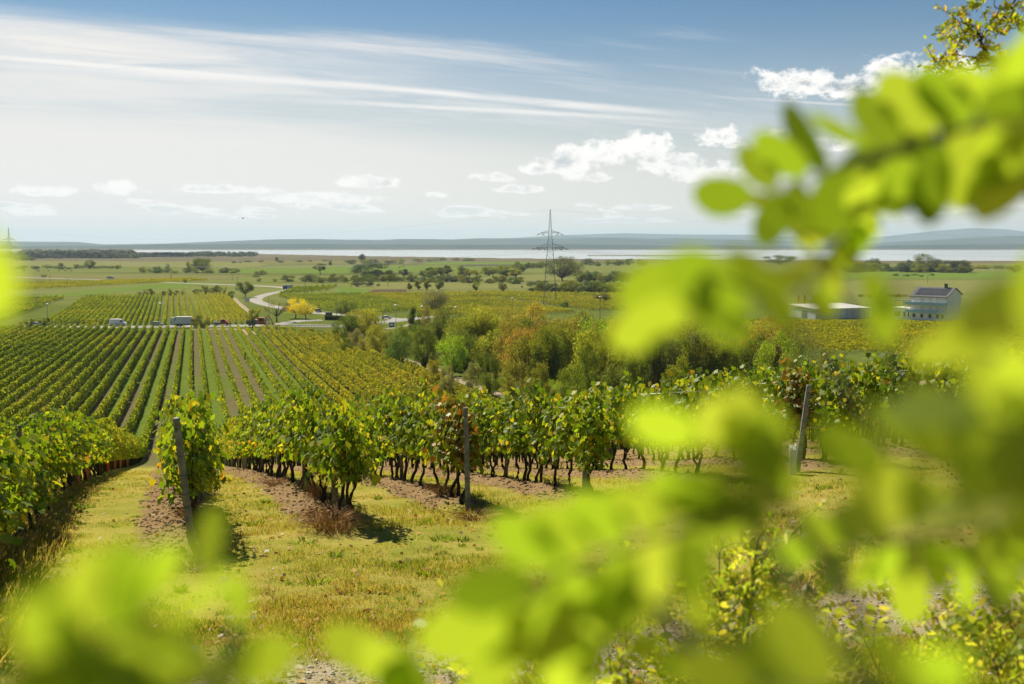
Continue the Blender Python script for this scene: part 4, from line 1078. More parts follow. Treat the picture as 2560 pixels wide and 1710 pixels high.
LW, DP, EH = 16.0, 11.0, 9.6                     # local: facade runs from x=-LW to 0 at y=0, house behind it
wb = MB(); wb.prism([(-LW, -.5), (0, -.5), (0, EH), (-LW, EH)], 0, DP)
wb.add([(-LW, 0, EH), (0, 0, EH), (0, DP * .55, EH + 3.4), (-LW, DP * .55, EH + 3.4), (-LW, DP, EH + .9), (0, DP, EH + .9), (0, DP, EH - .01), (-LW, DP, EH - .01)],
       [(1, 6, 5, 2), (0, 3, 4, 7), (4, 5, 6, 7)])
part('wall', wb.mesh('wall'), M['render_white'], hs)
rb = MB(); o2 = .45
for (ya, za, yb, zb) in ((-.5, EH - .3, DP * .55, EH + 3.45), (DP * .55, EH + 3.45, DP + .4, EH + .7)):
    rb.add([(-LW - o2, ya, za), (o2, ya, za), (o2, yb, zb), (-LW - o2, yb, zb), (-LW - o2, ya, za + .25), (o2, ya, za + .25), (o2, yb, zb + .25), (-LW - o2, yb, zb + .25)],
           [(0, 3, 2, 1), (4, 5, 6, 7), (0, 1, 5, 4), (2, 3, 7, 6), (1, 2, 6, 5), (3, 0, 4, 7)])
roof = part('roof', rb.mesh('roof'), M['roof_dark'], hs)
sp = MB()
for i in range(7):
    for j in range(2):
        x0 = -LW + 1.2 + i * 2.0; y0 = .6 + j * 2.4; zf = lambda y: EH - .3 + (y + .5) / (DP * .55 + .5) * 3.75 + .27
        sp.add([(x0, y0, zf(y0)), (x0 + 1.85, y0, zf(y0)), (x0 + 1.85, y0 + 2.1, zf(y0 + 2.1)), (x0, y0 + 2.1, zf(y0 + 2.1)), (x0, y0, zf(y0) + .06), (x0 + 1.85, y0, zf(y0) + .06), (x0 + 1.85, y0 + 2.1, zf(y0 + 2.1) + .06), (x0, y0 + 2.1, zf(y0 + 2.1) + .06)],
               [(4, 5, 6, 7), (0, 1, 5, 4), (1, 2, 6, 5), (2, 3, 7, 6), (3, 0, 4, 7)])
part('solar_panels', sp.mesh('solar_panels'), M['dark_paint'], roof)
cb = MB(); cb.box(-4.4, -3.4, DP * .5, DP * .5 + .9, EH + 2.6, EH + 5.0); cb.box(-4.5, -3.3, DP * .5 - .1, DP * .5 + 1.0, EH + 5.0, EH + 5.2); part('chimney', cb.mesh('chimney'), M['dark_paint'], roof)
for i, x in enumerate((-14.3, -10.8, -7.2, -3.9, -1.7)):
    for s_i, z in enumerate((.9, 4.0, 7.1)): win(hs, x, z, 1.25, 1.7 if s_i else 1.6, shutter=(s_i >= 1), off=-.005)
for z in (3.0, 6.15):
    bb = MB(); bb.box(-LW - 1.6, 0, -1.5, -.01, z, z + .2); bal = part('balcony', bb.mesh('balcony'), M['render_white'], hs)
    gb = MB()
    for i in range(8): gb.box(-LW - 1.6 + i * 2.2, -LW - 1.6 + i * 2.2 + 2.16, -1.56, -1.51, z - .05, z + 1.1)
    gb.box(-.0, .04, -1.5, -.05, z, z + 1.1); part('balustrade', gb.mesh('balustrade'), M['blue_glass'], bal)
an = MB(); an.box(-LW - 9, -LW - .02, 1.0, 10, -.4, 4.3); an.box(-LW - 9.2, -LW - .02, .8, 10.2, 4.3, 4.6); part('annex', an.mesh('annex'), M['render_white'], hs)
for x, w_ in ((-LW - 6.5, 2.6), (-LW - 3.2, 1.1), (-LW - 1.3, .8)): win(hs, x, .9, w_, 2.0, off=.995)
pg = MB(); pg.box(-LW - 9.5, -LW - .3, 3.5, 10, 7.3, 7.5)
for x in (-LW - 9.3, -LW - 5, -LW - .6):
    for y in (3.6, 9.8): pg.box(x, x + .15, y, y + .15, 4.6, 7.3)
part('terrace_canopy', pg.mesh('terrace_canopy'), M['galv'], hs)
dp = MB()
for x in (-LW + .1, -.25): dp.tube([(x, -.06, 0), (x, -.06, EH - .3)], .06, 6)
part('drainpipe', dp.mesh('drainpipe'), M['galv'], hs)
kx, ky = at(2039, 798)
wh = empty('warehouse', (kx, ky, H(kx, ky)), math.radians(20), 'long low grey warehouse with pale flat roof behind golden vine rows', 'warehouse')
wl, wd_, hh_ = 27.0, 20.0, 4.0
m1 = MB(); m1.box(0, wl, 0, wd_, -.5, hh_); part('wall', m1.mesh('wall'), M['panel_grey'], wh)
m1 = MB(); m1.add([(-.4, -.4, hh_), (wl + .4, -.4, hh_), (wl + .4, wd_ + .4, hh_ + 1.0), (-.4, wd_ + .4, hh_ + 1.0), (-.4, -.4, hh_ + .3), (wl + .4, -.4, hh_ + .3), (wl + .4, wd_ + .4, hh_ + 1.3), (-.4, wd_ + .4, hh_ + 1.3)],
                 [(0, 3, 2, 1), (4, 5, 6, 7), (0, 1, 5, 4), (1, 2, 6, 5), (2, 3, 7, 6), (3, 0, 4, 7)]); part('roof', m1.mesh('roof'), M['roof_pale'], wh)
m1 = MB()
for i in range(1, 9): m1.box(i * 3 - .03, i * 3 + .03, -.03, -.002, 0, hh_ - .02)
part('wall_joints', m1.mesh('wall_joints'), M['galv'], wh)
m1 = MB(); m1.box(-.05, -.002, 6, 10, 0, 3.2); part('gate', m1.mesh('gate'), M['galv'], wh)
for u, m_, lab in ((1995, 'orange_paint', 'orange flagpole'), (2010, 'orange_paint', 'orange flagpole'), (2022, 'white_paint', 'white flagpole')):
    x, y = at(u, 790); y += 14; x = ux(u, y); e = empty('flagpole', (x, y, H(x, y)), 0, lab + (' left of the white one, behind the warehouse' if u != 1995 else ' outermost, behind the warehouse') if 'orange' in lab else 'white flagpole beside the bush behind the warehouse', 'flagpole')
    a = MB(); a.tube([(0, 0, -.2), (0, 0, 8.6)], [.09, .06], 6); part('pole', a.mesh('pole'), M[m_], e)
    a = MB(); a.box(.08, .75, -.02, .02, 5.4, 8.4); part('flag', a.mesh('flag'), M[m_], e)
x, y = at(277, 702.5); hut = empty('roadside_hut', (x, y, H(x, y)), .1, 'small white hut beside the pale country road on the left plain', 'hut')
a = MB(); a.box(-3, 3, -2, 2, -.2, 3.0); part('wall', a.mesh('wall'), M['render_white'], hut); a = MB(); a.prism([(-3.4, 3.0), (3.4, 3.0), (3.4, 3.3), (0, 4.1), (-3.4, 3.3)], -2.4, 2.4); part('roof', a.mesh('roof'), M['roof_dark'], hut)
a = MB(); a.box(-.5, .5, -2.05, -2.005, 0, 2.1); part('door', a.mesh('door'), M['grey_paint'], hut)

# ------------------------------------------------------------------ pylons and lines
def pylon(x, y, h, label, rz=0.0, sc=1.0):
    e = empty('lattice_pylon', (x, y, H(x, y)), rz, label, 'pylon', None)
    def hw(z): return np.interp(z / h, [0, .5, .76, 1.0], [3.4, 1.75, .75, .12])
    tb = MB(); lv = [0, .10, .20, .295, .38, .455, .52, .58, .635, .685, .73, .77, .81, .85, .89, .93, .97, 1.0]
    for a, b_ in zip(lv[:-1], lv[1:]):
        z0, z1 = a * h, b_ * h; w0, w1 = hw(z0), hw(z1)
        c0 = [(-w0, -w0, z0), (w0, -w0, z0), (w0, w0, z0), (-w0, w0, z0)]; c1 = [(-w1, -w1, z1), (w1, -w1, z1), (w1, w1, z1), (-w1, w1, z1)]
        for i in range(4):
            j = (i + 1) % 4
            tb.tube([c0[i], c1[i]], .085, 4); tb.tube([c0[i], c1[j]], .035, 3); tb.tube([c0[j], c1[i]], .035, 3); tb.tube([c1[i], c1[j]], .03, 3)
    part('tower', tb.mesh('tower'), M['pylon_paint'], e)
    arms = []
    for f, span, drop, hang in ((.755, 4.9, 1.2, (1.0,)), (.600, 7.4, 2.2, (1.0, .55))):
        z = f * h; w_ = hw(z); ab = MB()
        for sg in (-1, 1):
            tip = (sg * span, 0, z)
            for yy in (-w_, w_):
                ab.tube([(sg * w_, yy, z), tip], .12, 4); ab.tube([(sg * w_, yy, z + drop), tip], .09, 4)
                for q in (.3, .55, .8):
                    p0 = (sg * (w_ + (span - w_) * q), yy * (1 - q), z); p1 = (sg * (w_ + (span - w_) * (q - .15)), yy * (1 - q + .15), z + drop * (1 - q + .15)); ab.tube([p0, p1], .04, 3)
            for q in (.25, .5, .75): ab.tube([(sg * (w_ + (span - w_) * q), -w_ * (1 - q), z), (sg * (w_ + (span - w_) * q), w_ * (1 - q), z)], .04, 3)
        arm = part('crossarm', ab.mesh('crossarm'), M['pylon_paint'], e)
        for sg in (-1, 1):
            for q in hang:
                px_ = sg * span * q; ib = MB()
                for s2 in (-1, 1):
                    pts = [(px_ + s2 * 1.9 * k_ / 6, 0, z - .15 - 1.0 * k_ / 6) for k_ in range(7)]
                    ib.tube(pts[1:], [.14, .22, .14, .22, .14, .22], 6)
                part('insulator', ib.mesh('insulator'), M['insulator'], arm)
                arms += [(px_ + 1.9, z - 1.2), (px_ - 1.9, z - 1.2)]
    arms.append((0, h))
    c, s_ = math.cos(rz), math.sin(rz)
    return [(x + a * c, y + a * s_, H(x, y) + z) for a, z in arms]
pxx, pyy = at(1375, 761)
T1 = pylon(pxx, pyy, 49.0, 'tall lattice pylon with two crossarms in front of the lake, right of centre')
lx, ly = ux(27, 1180), 1180.0
T2 = pylon(lx, ly, 49.0, 'distant lattice pylon at the left edge beside the blurred leaf', .15)
far_r = [(p[0] + 760, p[1] + 420, p[2] + 2) for p in T1]
for name, A_, B_, lab in (('power_line', T1, T2, 'thin power line sagging between the two lattice pylons'), ('power_line', T1, far_r, 'thin power line running right from the tall pylon over the lake view')):
    for p, q in list(zip(A_, B_))[::2]:
        mb = MB(); mb.tube([(p[0] + (q[0] - p[0]) * f, p[1] + (q[1] - p[1]) * f, p[2] + (q[2] - p[2]) * f - 14 * 4 * f * (1 - f)) for f in np.linspace(0, 1, 40)], .02, 4)
        tag(link(name, mb.mesh(name, True), M['galv']), lab, 'power line', lab.replace('line', 'lines'))
for u, vt, vb, lab in ((125, 688, 702, 'hut side of the left plain'), (169, 698, 717, 'front of the rusty long block'), (377, 693, 708, 'end of the long block'), (426, 686, 702, 'pale country road, left of a pair'), (429, 686, 702, 'pale country road, right of a pair'), (581, 684, 701, 'meadow before the flat thicket'), (594, 692, 710, 'dark two-trunked tree'), (757, 685, 704, 'dark round thicket'), (763, 702, 717, 'small vineyard block'), (970, 706, 717, 'grey-green bush pair'), (1175, 705, 717, 'small lone tree of the meadow'), (930, 680, 693, 'large dark domed tree'), (2319, 690, 708, 'meadow behind the white house')):
    x, y = at(u, vb); h = (vb - vt) / FPX * y
    e = empty('utility_pole', (x, y, H(x, y)), 0, 'thin wooden utility pole near the ' + lab, 'pole')
    a = MB(); a.tube([(0, 0, -.3), (0, 0, h)], [.16, .11], 6); part('mast', a.mesh('mast'), M['old_wood'], e)
    a = MB(); a.box(-.9, .9, -.06, .06, h - .55, h - .40); part('crossbar', a.mesh('crossbar'), M['old_wood'], e)
def lamp(u, vt, vb, lab, globe=True):
    x, y = at(u, vb); h = (vb - vt) / FPX * y
    e = empty('street_lamp', (x, y, H(x, y)), 0, lab, 'street lamp')
    a = MB(); a.tube([(0, 0, -.2), (0, 0, h * .5), (0, 0, h)], [.11, .085, .06], 7); part('pole', a.mesh('pole'), M['galv'], e)
    a = MB()
    if globe: a.tube([(0, 0, h - .05), (0, 0, h + .12), (0, 0, h + .3), (0, 0, h + .42)], [.30, .62, .55, .15], 10)
    else: a.tube([(0, 0, h - .02), (.5, -.2, h + .12), (1.0, -.4, h + .1)], [.05, .09, .06], 6)
    part('lamp_head', a.mesh('lamp_head', True), M['white_paint'], e)
for a in ((120, 761, 815, 'street lamp with white round head at the left roadside'), (673, 740, 814, 'tall thin street lamp by the road fork', False), (841, 729, 792, 'tall grey street lamp before the round green tree', False), (990, 764, 824, 'street lamp with white head left of the wood'), (1056, 767, 830, 'street lamp with white head over the dark slim tree'), (1140, 769, 832, 'street lamp with white head over the front trees of the wood'), (1281, 746, 800, 'street lamp with white head in the vineyard left of the pylon'), (1500, 743, 800, 'street lamp with white head right of the pylon'), (1228, 794, 850, 'street lamp head showing above the olive-gold tree'), (402, 759, 815, 'thin street lamp with white head on the vineyard edge left of the truck')): lamp(*a)
def board(u, vb, wpx, hpx, lab, m_='panel_grey'):
    x, y = at(u, vb); w_, h = wpx / FPX * y, hpx / FPX * y
    e = empty('sign_board', (x, y, H(x, y)), .2, lab, 'sign')
    a = MB(); a.box(-w_ / 2, w_ / 2, -.06, .06, h * .30, h); part('panel', a.mesh('panel'), M[m_], e)
    for s_ in (-.35, .35): a = MB(); a.tube([(s_ * w_, .1, -.2), (s_ * w_, .1, h * .95)], .06, 6); part('post', a.mesh('post'), M['galv'], e)
board(617.5, 760, 10, 17, 'pale grey back of a roadside board beside the curved road')
board(668, 806, 8, 12, 'blank grey back of a road sign at the road fork')
board(832, 817, 7, 11, 'small grey sign back at the end of the guard rail')
x, y = at(979, 818); e = empty('kiosk', (x, y, H(x, y)), .2, 'small blue kiosk beside the road left of the wood', 'kiosk')
a = MB(); a.box(-.9, .9, -.7, .7, -.1, 1.7); part('body', a.mesh('body'), M['blue_paint'], e); a = MB(); a.box(-1.1, 1.1, -.9, .9, 1.7, 1.85); part('roof', a.mesh('roof'), M['galv'], e); a = MB(); a.box(-.5, .5, -.75, -.705, .5, 1.4); part('window', a.mesh('window'), M['white_paint'], e)
x, y = at(822, 795); e = empty('bus_shelter', (x, y, H(x, y)), 0, 'dark glass bus shelter at the left end of the clipped hedge', 'shelter')
a = MB()
for s_ in (-1.4, 1.3):
    for q in (-.7, .6): a.box(s_, s_ + .1, q, q + .1, -.1, 2.4)
part('frame', a.mesh('frame'), M['dark_metal'], e); a = MB(); a.box(-1.6, 1.6, -.9, .9, 2.4, 2.55); part('roof', a.mesh('roof'), M['dark_metal'], e); a = MB(); a.box(-1.3, 1.3, .63, .67, .3, 2.2); part('back_pane', a.mesh('back_pane'), M['glass'], e)
p0, p1 = at(812, 800), at(858, 801); n = 5200; g = np.random.default_rng(4)
fr = g.random(n); hd = link('clipped_hedge', cards('clipped_hedge', DIAMOND, np.stack([p0[0] + (p1[0] - p0[0]) * fr, p0[1] + (p1[1] - p0[1]) * fr + g.uniform(-.6, .6, n), H(*p0) + g.uniform(0, 1.9, n)], -1), .26, g=g), M['tree_leaf']); hd.color = (.045, .075, .02, 1)
tag(hd, 'low clipped dark hedge between the road fork and the bus shelter', 'hedge')
# guard rail
gp = [at(u, v) for u, v in np.stack([np.linspace(660, 842, 24), np.linspace(818.5, 821.5, 24)], -1)]
e = empty('guard_rail', (gp[0][0], gp[0][1], H(*gp[0])), 0, 'grey steel guard rail along the near side of the main road', 'guard rail')
ox, oy, oz = e.location
a = MB(); a.tube([(x - ox, y - oy, H(x, y) + .95 - oz) for x, y in gp], .13, 5); part('rail', a.mesh('rail'), M['galv'], e)
for x, y in gp: a = MB(); a.box(x - ox - .05, x - ox + .05, y - oy - .05, y - oy + .05, H(x, y) - oz - .2, H(x, y) - oz + .9); part('post', a.mesh('post'), M['galv'], e)

# ------------------------------------------------------------------ vehicles (local x = forward, y = across)
def wheels(e, xs, half, r):
    for x in xs:
        for s_ in (-1, 1):
            a = MB(); a.disc((x, r), r, s_ * half - .12, s_ * half + .12, 16); wl_ = part('wheel', a.mesh('wheel'), M['tyre'], e)
            a = MB(); a.disc((x, r), r * .6, s_ * (half + .125) - .01, s_ * (half + .125) + .02, 12); part('rim', a.mesh('rim'), M['silver_paint'], wl_)
def panel(e, name, quad, half, m_):
    """a pane in the side, same on both sides: quad in x,z"""
    for s_ in (-1, 1):
        a = MB(); n = len(quad); V = [(x, s_ * half, z) for x, z in quad] + [(x, s_ * (half + .025), z) for x, z in quad]
        a.add(V, [tuple(range(n))[::-1], tuple(range(n, 2 * n))] + [(i, (i + 1) % n, (i + 1) % n + n, i + n) for i in range(n)]); part(name, a.mesh(name), m_, e)
def lights(e, xf, xr, z, half):
    for s_ in (-1, 1):
        a = MB(); a.box(xf - .02, xf + .05, s_ * half - .15, s_ * half + .15, z, z + .18); part('headlight', a.mesh('headlight'), M['white_paint'], e)
        a = MB(); a.box(xr - .05, xr + .02, s_ * half - .1, s_ * half + .1, z + .1, z + .35); part('tail_light', a.mesh('tail_light'), M['red_orange'], e)
def veh(name, u, vb, rz, label, cat, lift=.36):
    x, y = at(u, vb); return empty(name, (x, y, H(x, y) + lift), rz, label, cat)
RR = math.radians(6)
def van():
    e = veh('delivery_van', 295, 817.5, RR, 'white delivery van with no side windows driving right on the main road', 'van')
    a = MB(); a.prism([(-2.95, .45), (2.75, .40), (2.95, .55), (2.95, 1.15), (2.65, 1.35), (2.05, 1.55), (1.45, 2.45), (1.1, 2.62), (-2.8, 2.66), (-2.95, 2.5)], -1.0, 1.0); part('body', a.mesh('body'), M['white_paint'], e)
    panel(e, 'side_window', [(1.0, 1.5), (1.85, 1.5), (1.35, 2.25), (1.0, 2.25)], 1.0, M['glass'])
    a = MB(); a.add([(2.06, -.85, 1.6), (2.06, .85, 1.6), (1.5, .85, 2.42), (1.5, -.85, 2.42), (2.09, -.85, 1.62), (2.09, .85, 1.62), (1.53, .85, 2.44), (1.53, -.85, 2.44)], [(4, 5, 6, 7), (0, 1, 5, 4), (1, 2, 6, 5), (2, 3, 7, 6), (3, 0, 4, 7)]); part('windscreen', a.mesh('windscreen'), M['glass'], e)
    panel(e, 'rub_strip', [(-2.6, .95), (2.5, .95), (2.5, 1.08), (-2.6, 1.08)], 1.0, M['grey_paint']); panel(e, 'sill', [(-2.8, .42), (2.7, .40), (2.7, .56), (-2.8, .56)], 1.002, M['dark_paint'])
    wheels(e, (-1.8, 1.95), .92, .36); lights(e, 2.93, -2.95, .85, .75); return e
van()
def car(u, vb, rz, label, m_, suv=False, sc=1.0):
    e = veh('parked_car' if 'parked' in label else 'car', u, vb, rz, label, 'car'); q = .12 if suv else 0
    a = MB(); a.prism([(-2.15, .35), (2.1, .35), (2.2, .55), (2.15, .82), (1.2, .98), (.55, 1.45 + q), (-.2, 1.52 + q), (-1.6, 1.48 + q), (-2.1, 1.0), (-2.2, .7)], -.88, .88); part('body', a.mesh('body'), m_, e)
    panel(e, 'side_window', [(-1.75, 1.02), (.95, 1.02), (.5, 1.38 + q), (-1.5, 1.40 + q)], .88, M['glass'])
    a = MB(); a.add([(1.16, -.75, 1.02), (1.16, .75, 1.02), (.60, .75, 1.42 + q), (.60, -.75, 1.42 + q), (1.20, -.75, 1.04), (1.20, .75, 1.04), (.64, .75, 1.44 + q), (.64, -.75, 1.44 + q)], [(4, 5, 6, 7), (0, 1, 5, 4), (1, 2, 6, 5), (2, 3, 7, 6), (3, 0, 4, 7)]); part('windscreen', a.mesh('windscreen'), M['glass'], e)
    a = MB(); a.box(2.1, 2.26, -.8, .8, .35, .55); part('bumper', a.mesh('bumper'), M['dark_paint'], e)
    wheels(e, (-1.35, 1.35), .80, .32); lights(e, 2.15, -2.18, .62, .65); return e
car(393, 816.5, RR, 'dark grey estate car driving right between the van and the truck', M['grey_paint'])
car(92, 818, RR, 'silver car behind two small trees at the left roadside', M['silver_paint'])
car(796, 783, math.radians(-62), 'dark car coming along the curved road by the bus shelter', M['dark_paint'], True)
car(870, 738, 0.1, 'parked white car at the top of the slanting vine rows', M['white_paint']); car(884, 738.5, 0.15, 'parked dark car beside the white one above the slanting rows', M['dark_paint'])
car(966, 800, 0.3, 'white car half hidden behind the grass bank left of the wood', M['white_paint'])
def refuse_truck():
    e = veh('refuse_truck', 457, 819, RR, 'white refuse truck with boxy body and angled tailgate on the main road', 'truck')
    a = MB(); a.prism([(-2.2, 1.15), (3.3, 1.15), (3.3, 3.75), (-2.2, 3.75)], -1.25, 1.25); part('container', a.mesh('container'), M['white_paint'], e)
    a = MB(); a.prism([(-4.3, .8), (-2.25, 1.0), (-2.25, 3.75), (-2.7, 3.6), (-4.2, 3.35), (-4.5, 2.2)], -1.22, 1.22); part('tailgate', a.mesh('tailgate'), M['white_paint'], e)
    panel(e, 'lift_arm', [(-3.0, 2.1), (-2.75, 2.1), (-2.1, 3.3), (-2.3, 3.4)], 1.23, M['dark_paint']); panel(e, 'lift_arm', [(-4.2, 1.2), (-4.0, 1.2), (-3.7, 2.1), (-3.95, 2.1)], 1.23, M['dark_paint'])
    a = MB(); a.prism([(3.45, .7), (5.4, .7), (5.5, 1.6), (5.35, 3.0), (3.45, 3.0)], -1.22, 1.22); part('cab', a.mesh('cab'), M['orange_paint'], e)
    panel(e, 'cab_window', [(3.9, 1.75), (5.3, 1.75), (5.22, 2.75), (3.9, 2.75)], 1.22, M['glass'])
    a = MB(); a.box(-3.6, 4.6, -.9, .9, .65, 1.13); part('chassis', a.mesh('chassis'), M['dark_metal'], e)
    a = MB(); a.box(.6, 2.0, -1.2, 1.2, .5, 1.1); part('toolbox', a.mesh('toolbox'), M['grey_paint'], e)
    wheels(e, (-2.1, -.75, 4.4), 1.05, .5); lights(e, 5.45, -4.45, .9, .95); return e
refuse_truck()
def pickup():
    e = veh('pickup_truck', 555, 815.5, RR, 'orange-red crew cab pickup with pale flatbed driving right', 'pickup')
    a = MB(); a.prism([(-.4, .5), (2.7, .5), (2.85, .75), (2.7, 1.15), (1.9, 1.35), (1.25, 2.05), (.9, 2.2), (-.4, 2.2)], -.98, .98); part('cab', a.mesh('cab'), M['red_orange'], e)
    panel(e, 'side_window', [(-.25, 1.4), (1.55, 1.4), (1.1, 1.98), (-.25, 1.98)], .98, M['glass'])
    a = MB(); a.box(-3.1, -.45, -1.0, 1.0, .85, .98)
    for s_ in (-1, 1): a.box(-3.1, -.45, s_ * 1.0 - .03, s_ * 1.0 + .03, .98, 1.42)
    a.box(-3.13, -3.07, -1, 1, .98, 1.42); part('flatbed', a.mesh('flatbed'), M['roof_pale'], e)
    a = MB(); a.box(-2.9, 2.2, -.5, .5, .45, .84); part('chassis', a.mesh('chassis'), M['dark_metal'], e)
    a = MB(); a.box(.2, 1.0, -.6, .6, 2.2, 2.34); part('light_bar', a.mesh('light_bar'), M['orange_paint'], e)
    wheels(e, (-2.0, 1.95), .88, .36); lights(e, 2.8, -3.1, .8, .75); return e
pickup()
def digger():
    e = veh('digger_truck', 647, 817.5, RR, 'orange digger truck with raised boom behind the thin olive tree', 'truck')
    a = MB(); a.box(-4.4, 4.2, -.9, .9, .65, 1.05); part('chassis', a.mesh('chassis'), M['dark_metal'], e)
    a = MB(); a.box(-4.4, -.6, -1.2, 1.2, 1.06, 1.2)
    for s_ in (-1.17, 1.17): a.box(-4.4, -.6, s_ - .04, s_ + .04, 1.2, 2.2)
    a.box(-4.43, -4.35, -1.2, 1.2, 1.2, 2.2); part('tipper_bed', a.mesh('tipper_bed'), M['galv'], e)
    a = MB(); a.prism([(-.3, 1.06), (2.0, 1.06), (2.2, 1.7), (1.9, 3.2), (-.3, 3.2)], -1.15, 1.15); part('cab', a.mesh('cab'), M['orange_paint'], e)
    panel(e, 'cab_window', [(.3, 1.9), (2.0, 1.9), (1.8, 2.95), (.3, 2.95)], 1.15, M['glass'])
    a = MB(); a.tube([(2.4, 0, 1.2), (2.8, 0, 3.4), (3.4, 0, 3.9)], [.26, .22, .2], 6); a.tube([(3.4, 0, 3.9), (4.6, 0, 2.4), (5.2, 0, 1.1)], [.2, .18, .14], 6); part('boom', a.mesh('boom'), M['orange_paint'], e)
    a = MB(); a.prism([(4.8, .5), (5.6, .3), (5.7, .9), (5.1, 1.2)], -.5, .5); part('bucket', a.mesh('bucket'), M['orange_paint'], e)
    wheels(e, (-3.2, -1.9, 2.9), 1.0, .5); lights(e, 4.15, -4.4, .85, .7); return e
digger()
e = veh('box_lorry', 719, 726, math.radians(-118), 'lorry with blue cab coming down the road bend in the plain', 'truck')
a = MB(); a.box(-4, 1.6, -1.2, 1.2, 1.0, 3.5); part('box_body', a.mesh('box_body'), M['silver_paint'], e); a = MB(); a.prism([(1.8, .6), (3.6, .6), (3.7, 1.5), (3.5, 2.9), (1.8, 2.9)], -1.2, 1.2); part('cab', a.mesh('cab'), M['blue_paint'], e)
a = MB(); a.box(3.62, 3.68, -1.0, 1.0, 1.6, 2.6); part('windscreen', a.mesh('windscreen'), M['glass'], e); wheels(e, (-2.8, 2.6), 1.02, .5)

# ------------------------------------------------------------------ small far things
def cow_mesh():
    a = MB()
    a.tube([(-1.15, 0, 1.15), (-1.0, 0, 1.12), (-.4, 0, 1.02), (.3, 0, 1.02), (.75, 0, 1.12), (1.05, 0, 1.25), (1.35, 0, 1.15), (1.62, 0, .85), (1.78, 0, .68)], [.12, .30, .36, .37, .34, .22, .16, .16, .10], 8)
    for x in (-.85, .62):
        for s_ in (-.2, .2): a.tube([(x, s_, .95), (x + (.06 if x < 0 else -.02), s_, .5), (x, s_, 0)], [.15, .07, .06], 6)
    a.tube([(-1.15, 0, 1.25), (-1.28, 0, .8), (-1.26, 0, .5)], [.04, .03, .05], 5)
    for s_ in (-1, 1): a.tube([(1.42, s_ * .1, 1.22), (1.40, s_ * .3, 1.22)], [.06, .02], 4)
    return a.mesh('cow', True)
cow = cow_mesh(); M['cow'] = plain('cow', (.035, .028, .024), .8, var=.3)
for i, (u, v) in enumerate(((57, 678), (62, 678.5), (92, 677.5), (97, 679), (110, 678.5), (121, 678.5), (148, 679), (164, 678.5), (179, 678.5), (1000, 668.5), (1008, 667), (1012, 667), (1024, 683), (1030, 682.5), (998, 670))):
    x, y = at(u, v); o_ = link('cow', cow, M['cow']); o_.location = (x, y, H(x, y)); o_.rotation_euler = (0, 0, i * 1.3)
    left_herd = u < 400; tag(o_, 'tiny dark cow grazing on the pasture at the left of the plain' if left_herd else 'tiny dark cow grazing on the pasture beyond the domed tree', 'cow', 'cows on the left pasture' if left_herd else 'cows beyond the domed tree')
for u, v, lab in ((1305, 719, 'round hay bale in the stubble field left of the big thicket'), (1318, 714.5, 'round hay bale farther back in the same stubble field')):
    x, y = at(u, v); a = MB(); a.tube([(-.6, 0, .7), (-.58, 0, .7), (.58, 0, .7), (.6, 0, .7)], [.62, .72, .72, .62], 16)
    o_ = link('hay_bale', a.mesh('hay_bale'), M['old_wood']); o_.location = (x, y, H(x, y)); tag(o_, lab, 'hay bale')
for u, y, h, lab in ((779, 6900, 15, 'white sailboat on the lake, taller of two'), (770, 7100, 9, 'small white sailboat on the lake left of the taller one')):
    e = empty('sailboat', (ux(u, y), y, 0), .5, lab, 'sailboat')
    a = MB(); a.prism([(-3.5, .1), (-3.2, -.3), (3.0, -.3), (4.2, .9), (-3.5, .8)], -1.2, 1.2); part('hull', a.mesh('hull'), M['white_paint'], e)
    a = MB(); a.prism([(-3.2, 1.6), (.4, 1.6), (.4, h)], -.06, .06); a.prism([(.7, 1.4), (3.8, 1.2), (.7, h * .85)], -.06, .06); part('sail', a.mesh('sail'), M['white_paint'], e)
    a = MB(); a.tube([(.5, 0, .8), (.5, 0, h + .3)], .09, 5); part('mast', a.mesh('mast'), M['galv'], e)
# a bird gliding over the vineyard
d_ = ray(607, 546); q = d_ * 150; bx, by, bz = q[0], q[1], q[2] + CZ
a = MB()
a.tube([(0, -.22, .02), (0, -.12, .0), (0, .02, 0), (0, .14, .01), (0, .20, .03), (0, .27, .02)], [.02, .045, .06, .05, .035, .008], 8)
for s_ in (-1, 1):
    pts = [(0, 0, .03), (s_ * .18, .03, .10), (s_ * .36, .0, .08), (s_ * .50, -.06, .0)]; ch = [.17, .17, .13, .03]
    V = []
    for p, c in zip(pts, ch): V += [(p[0], p[1] + c * .5, p[2] + .012), (p[0], p[1] - c * .5, p[2]), (p[0], p[1] - c * .5, p[2] - .008), (p[0], p[1] + c * .5, p[2] - .004)]
    a.add(V, [(i * 4 + j, i * 4 + (j + 1) % 4, (i + 1) * 4 + (j + 1) % 4, (i + 1) * 4 + j) for i in range(3) for j in range(4)])
a.add([(-.05, -.2, .02), (.05, -.2, .02), (.09, -.36, .03), (-.09, -.36, .03), (-.05, -.2, .0), (.05, -.2, .0), (.09, -.36, .02), (-.09, -.36, .02)], [(0, 1, 2, 3), (7, 6, 5, 4), (0, 4, 5, 1), (1, 5, 6, 2), (2, 6, 7, 3), (3, 7, 4, 0)])
bd = link('bird', a.mesh('bird', True), M['cow']); bd.location = (bx, by, bz); bd.rotation_euler = (0, 0, .3); bd.scale = (1.25, 1.4, 1.6); tag(bd, 'dark bird gliding with bent wings in the sky above the plain', 'bird')

